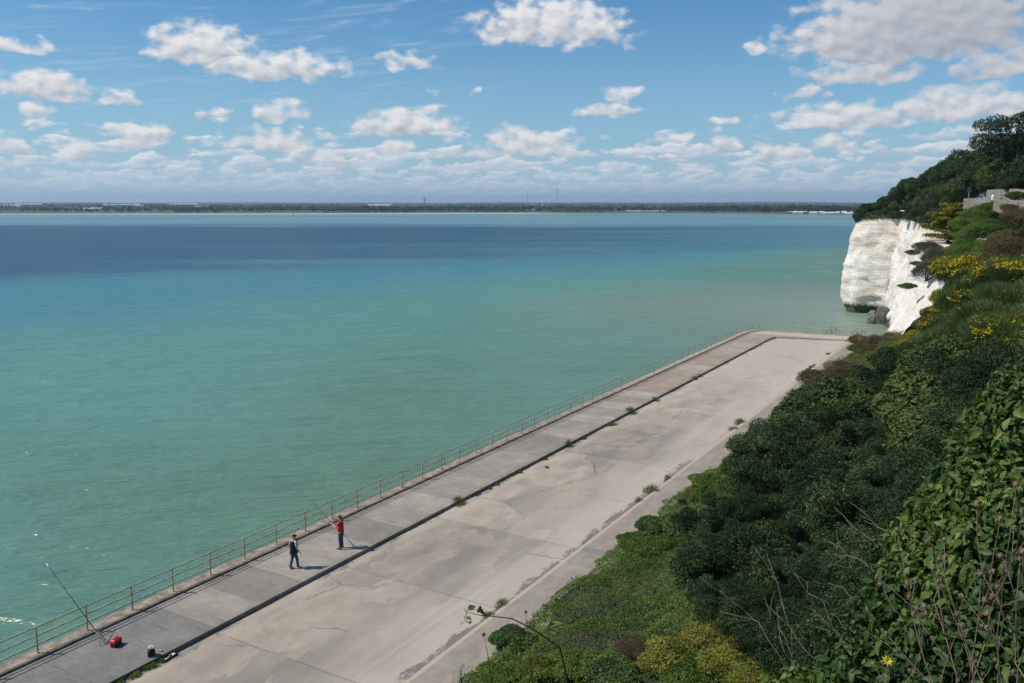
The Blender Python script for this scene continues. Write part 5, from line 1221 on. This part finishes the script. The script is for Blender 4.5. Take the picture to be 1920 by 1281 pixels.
def far_trees():
    r = random.Random(4); spans = [(40, 300, 26, 9, 1.16), (300, 640, 34, 10, 1.2), (640, 900, 34, 12, 1.16), (900, 1270, 44, 12, 1.12), (1270, 1480, 40, 13, 1.13), (1480, 1640, 30, 15, 1.14)]
    nm = ['left', 'left centre', 'centre behind the marsh', 'centre right below the masts', 'right', 'farthest right beside the headland']
    for j, (x0, x1, n, h, f0) in enumerate(spans):
        for i in range(n):
            x = x0+(x1-x0)*(i+r.random())/n; f = f0+r.random()*.14; q = fpos(x, f); H = h*r.uniform(.6, 1.15); W = H*r.uniform(.9, 1.6)
            root = tag(empty('far_tree', q, r.random()*6, (W, W, H)), 'dark rounded tree in the row on the far shore, '+nm[j], 'tree', 'trees on the far shore, '+nm[j])
            me, tm = FT[i % 4]; link('crown', me, None, root); link('trunk', tm, None, root)
far_trees()
M_WH = simple('white_cladding', (.78, .78, .76), .6, 0, .05); M_ROOF = simple('grey_roof', (.45, .46, .48), .6, 0, .1); M_RROOF = simple('red_roof', (.28, .12, .08), .8, 0, .2); M_OR = simple('orange_hull', (.5, .2, .08), .6)
def shed(x, f, w, d, h, label, cat='building', grp=None, roof=None, wall=None, rz=None, name='far_shed', up=0):
    q = fpos(x, f); az_ = math.atan2(q.y, q.x)-PI/2 if rz is None else rz
    root = tag(empty(name, (q.x, q.y, q.z+up), az_), label, cat, grp)
    bm = bmesh.new(); box(bm, (0, 0, h*.35), (w, d, h*.7)); link('wall', bm_mesh('wall', bm), wall or M_WH, root)
    bm = bmesh.new(); y = d/2*1.04; X = w/2*1.02; z0 = h*.7; vs = [bm.verts.new(v) for v in ((-X, -y, z0), (X, -y, z0), (X, 0, h), (-X, 0, h), (-X, y, z0), (X, y, z0))]
    for fc in ((0,1,2,3), (3,2,5,4), (0,3,4), (1,5,2), (0,4,5,1)): bm.faces.new([vs[k] for k in fc])
    link('roof', bm_mesh('roof', bm), roof or M_ROOF, root)
    bm = bmesh.new()
    for k in range(max(2, int(w/6))): box(bm, (-w/2+(k+.5)*w/max(2, int(w/6)), -d/2-.05, h*.3), (w/max(2, int(w/6))*.4, .12, h*.25))
    link('doors', bm_mesh('doors', bm), simple('dark_opening', (.05, .06, .07), .5), root)
r = random.Random(8)
for i, (x, f, w, h, lab) in enumerate([(6,1.9,26,11,'white house at the far left of the far shore'),(18,2.0,22,11,'pale house second from the left edge on the far shore'),(30,1.95,30,10,'white house third from the left edge'),(55,2.2,90,13,'long pale shed behind the houses at the left'),(40,1.8,18,8,'small white house nearest the trees at the left'),
      (166,1.35,20,6,'small white hut above the left beach'),(186,1.36,34,7,'white farm building above the left beach'),(198,1.33,14,6,'small white building beside the farm'),(212,2.1,60,12,'grey shed in the trees, left of centre'),(245,2.15,70,12,'pale shed right of the grey one'),
      (345,2.3,110,13,'long low pale shed in the left middle distance'),(377,1.62,40,9,'bright white hall standing alone left of centre'),(262,2.0,30,9,'small pale barn among trees'),(712,1.75,72,13,'long white roof behind the trees left of the pylon'),
      (1004,1.16,16,5,'small pale hut at the shore under the masts'),(985,1.15,12,4,'tiny pale hut at the shore left of the masts'),(548,1.4,12,6,'small white cottage among the trees, centre left'),(1188,1.10,26,3.5,'low pale beach building, right of centre'),(1215,1.10,40,3,'long low pale beach building, right of centre'),(1240,1.11,16,4,'small beach hut beside the long one')]):
    shed(x, f, w, w*.4 if w > 20 else w*.7, h, lab, 'building', None)
for i in range(26):
    x = 1478+i*4.7+r.uniform(-1.5, 1.5); k = r.random(); w = r.uniform(4, 8.5)
    nm_, cat_, wall_, roof_, lab = ('caravan', 'caravan', M_WH, M_WH, 'white caravan parked in the row on the marsh edge by the headland') if k < .68 else ('boat_shed', 'shed', M_OR, M_RROOF, 'red roofed shed among the caravans on the marsh edge') if k < .86 else ('service_hut', 'shed', simple('dark_wall', (.08, .07, .06), .8), M_ROOF, 'dark walled hut among the caravans on the marsh edge')
    shed(x, 1.05+r.random()*.06, w, 4, r.uniform(2.8, 4.6), lab, cat_, nm_.replace('_', ' ')+'s on the marsh edge', roof_, wall_, name=nm_)
M_LAT = simple('lattice_steel', (.10, .11, .12), .6)
def far_point(x, d, z=2): q = at(x, 380, d); return Vector((q.x, q.y, z))
def pylon():
    q = far_point(796, 2900); root = tag(empty('pylon', q, YAW), 'lattice electricity pylon standing above the trees on the far shore', 'pylon')
    bm = bmesh.new(); H = 34
    for sx in (-1, 1):
        for sy in (-1, 1): tube(bm, [(sx*3.4, sy*3.4, 0), (sx*1.1, sy*1.1, 22), (0, 0, H)], .42, 4)
    for i in range(8):
        z0, z1 = i*3, i*3+3; w0, w1 = 3.4-.105*z0, 3.4-.105*z1
        for s in (-1, 1): tube(bm, [(s*w0, -w0, z0), (-s*w1, -w1, z1)], .2, 4)
    link('tower', bm_mesh('tower', bm), M_LAT, root)
    for z, w in ((21, 5.5), (25, 7.5), (29, 5)):
        bm = bmesh.new(); tube(bm, [(-w, 0, z), (0, 0, z+1), (w, 0, z)], .38, 4); link('arm', bm_mesh('arm', bm), M_LAT, root)
pylon()
for x, h, lab in ((989, 74, 'tall thin guyed mast left of the wind turbine'), (1045, 84, 'tallest thin mast right of the wind turbine')):
    q = far_point(x, 4200); root = tag(empty('mast', q), lab, 'mast')
    bm = bmesh.new(); tube(bm, [(0, 0, 0), (0, 0, h)], .75, 4); link('pole', bm_mesh('pole', bm), M_LAT, root)
    for s in (-1, 1):
        bm = bmesh.new(); tube(bm, [(0, 0, h*.8), (s*h*.5, 0, 0)], .10, 4); link('guy_wire', bm_mesh('guy_wire', bm), M_LAT, root)
def turbine():
    q = far_point(1017.5, 3600); root = tag(empty('wind_turbine', q, YAW), 'white wind turbine between the two masts on the far shore', 'turbine')
    bm = bmesh.new(); tube(bm, [(0, 0, 0), (0, 0, 36)], [1.5, .9], 8); link('tower', bm_mesh('tower', bm), M_WH, root)
    bm = bmesh.new(); tube(bm, [(0, -2, 36.4), (0, 3, 36.4)], 1.1, 8); link('nacelle', bm_mesh('nacelle', bm), M_WH, root)
    for a in (.75, 2.85, 4.95):
        bm = bmesh.new(); d = Vector((math.cos(a), 0, math.sin(a))); tube(bm, [Vector((0, -2.3, 36.4)), Vector((0, -2.3, 36.4))+d*6, Vector((0, -2.3, 36.4))+d*13], [.7, .8, .25], 5); link('blade', bm_mesh('blade', bm), M_WH, root)
turbine()
def small_boat():
    q = on(548, 404, ZS); root = tag(empty('boat', (q.x, q.y, ZS), .9), 'small white motor boat off the pale beach', 'boat')
    bm = bmesh.new(); tube(bm, [(-4.5, 0, .6), (-2, 0, .5), (2, 0, .5), (5, 0, .9)], [(1.2, .8), (1.6, .9), (1.4, .9), (.1, .3)], 10); link('hull', bm_mesh('hull', bm), M_WH, root)
    bm = bmesh.new(); box(bm, (-.5, 0, 1.8), (3, 2, 1.4)); link('cabin', bm_mesh('cabin', bm), M_WH, root)
small_boat()
def haze():
    bm = bmesh.new(); prism(bm, [(-14500, -1600), (1500, -1600), (16000, 8000), (12000, 17000), (-14500, 16000)], -40, 160)
    m = bpy.data.materials.new('haze'); m.use_nodes = True; nt = m.node_tree; nt.nodes.remove(nt.nodes['Principled BSDF'])
    v = nt.nodes.new('ShaderNodeVolumePrincipled'); v.inputs['Density'].default_value = HAZE; v.inputs['Color'].default_value = (.60, .82, 1, 1); v.inputs['Anisotropy'].default_value = .2
    nt.links.new(v.outputs[0], nt.nodes['Material Output'].inputs['Volume'])
    tag(link('haze', bm_mesh('haze', bm), m), 'thin blue haze filling the air over the sea', 'haze', kind='stuff')
HAZE = 1.1e-4
haze()
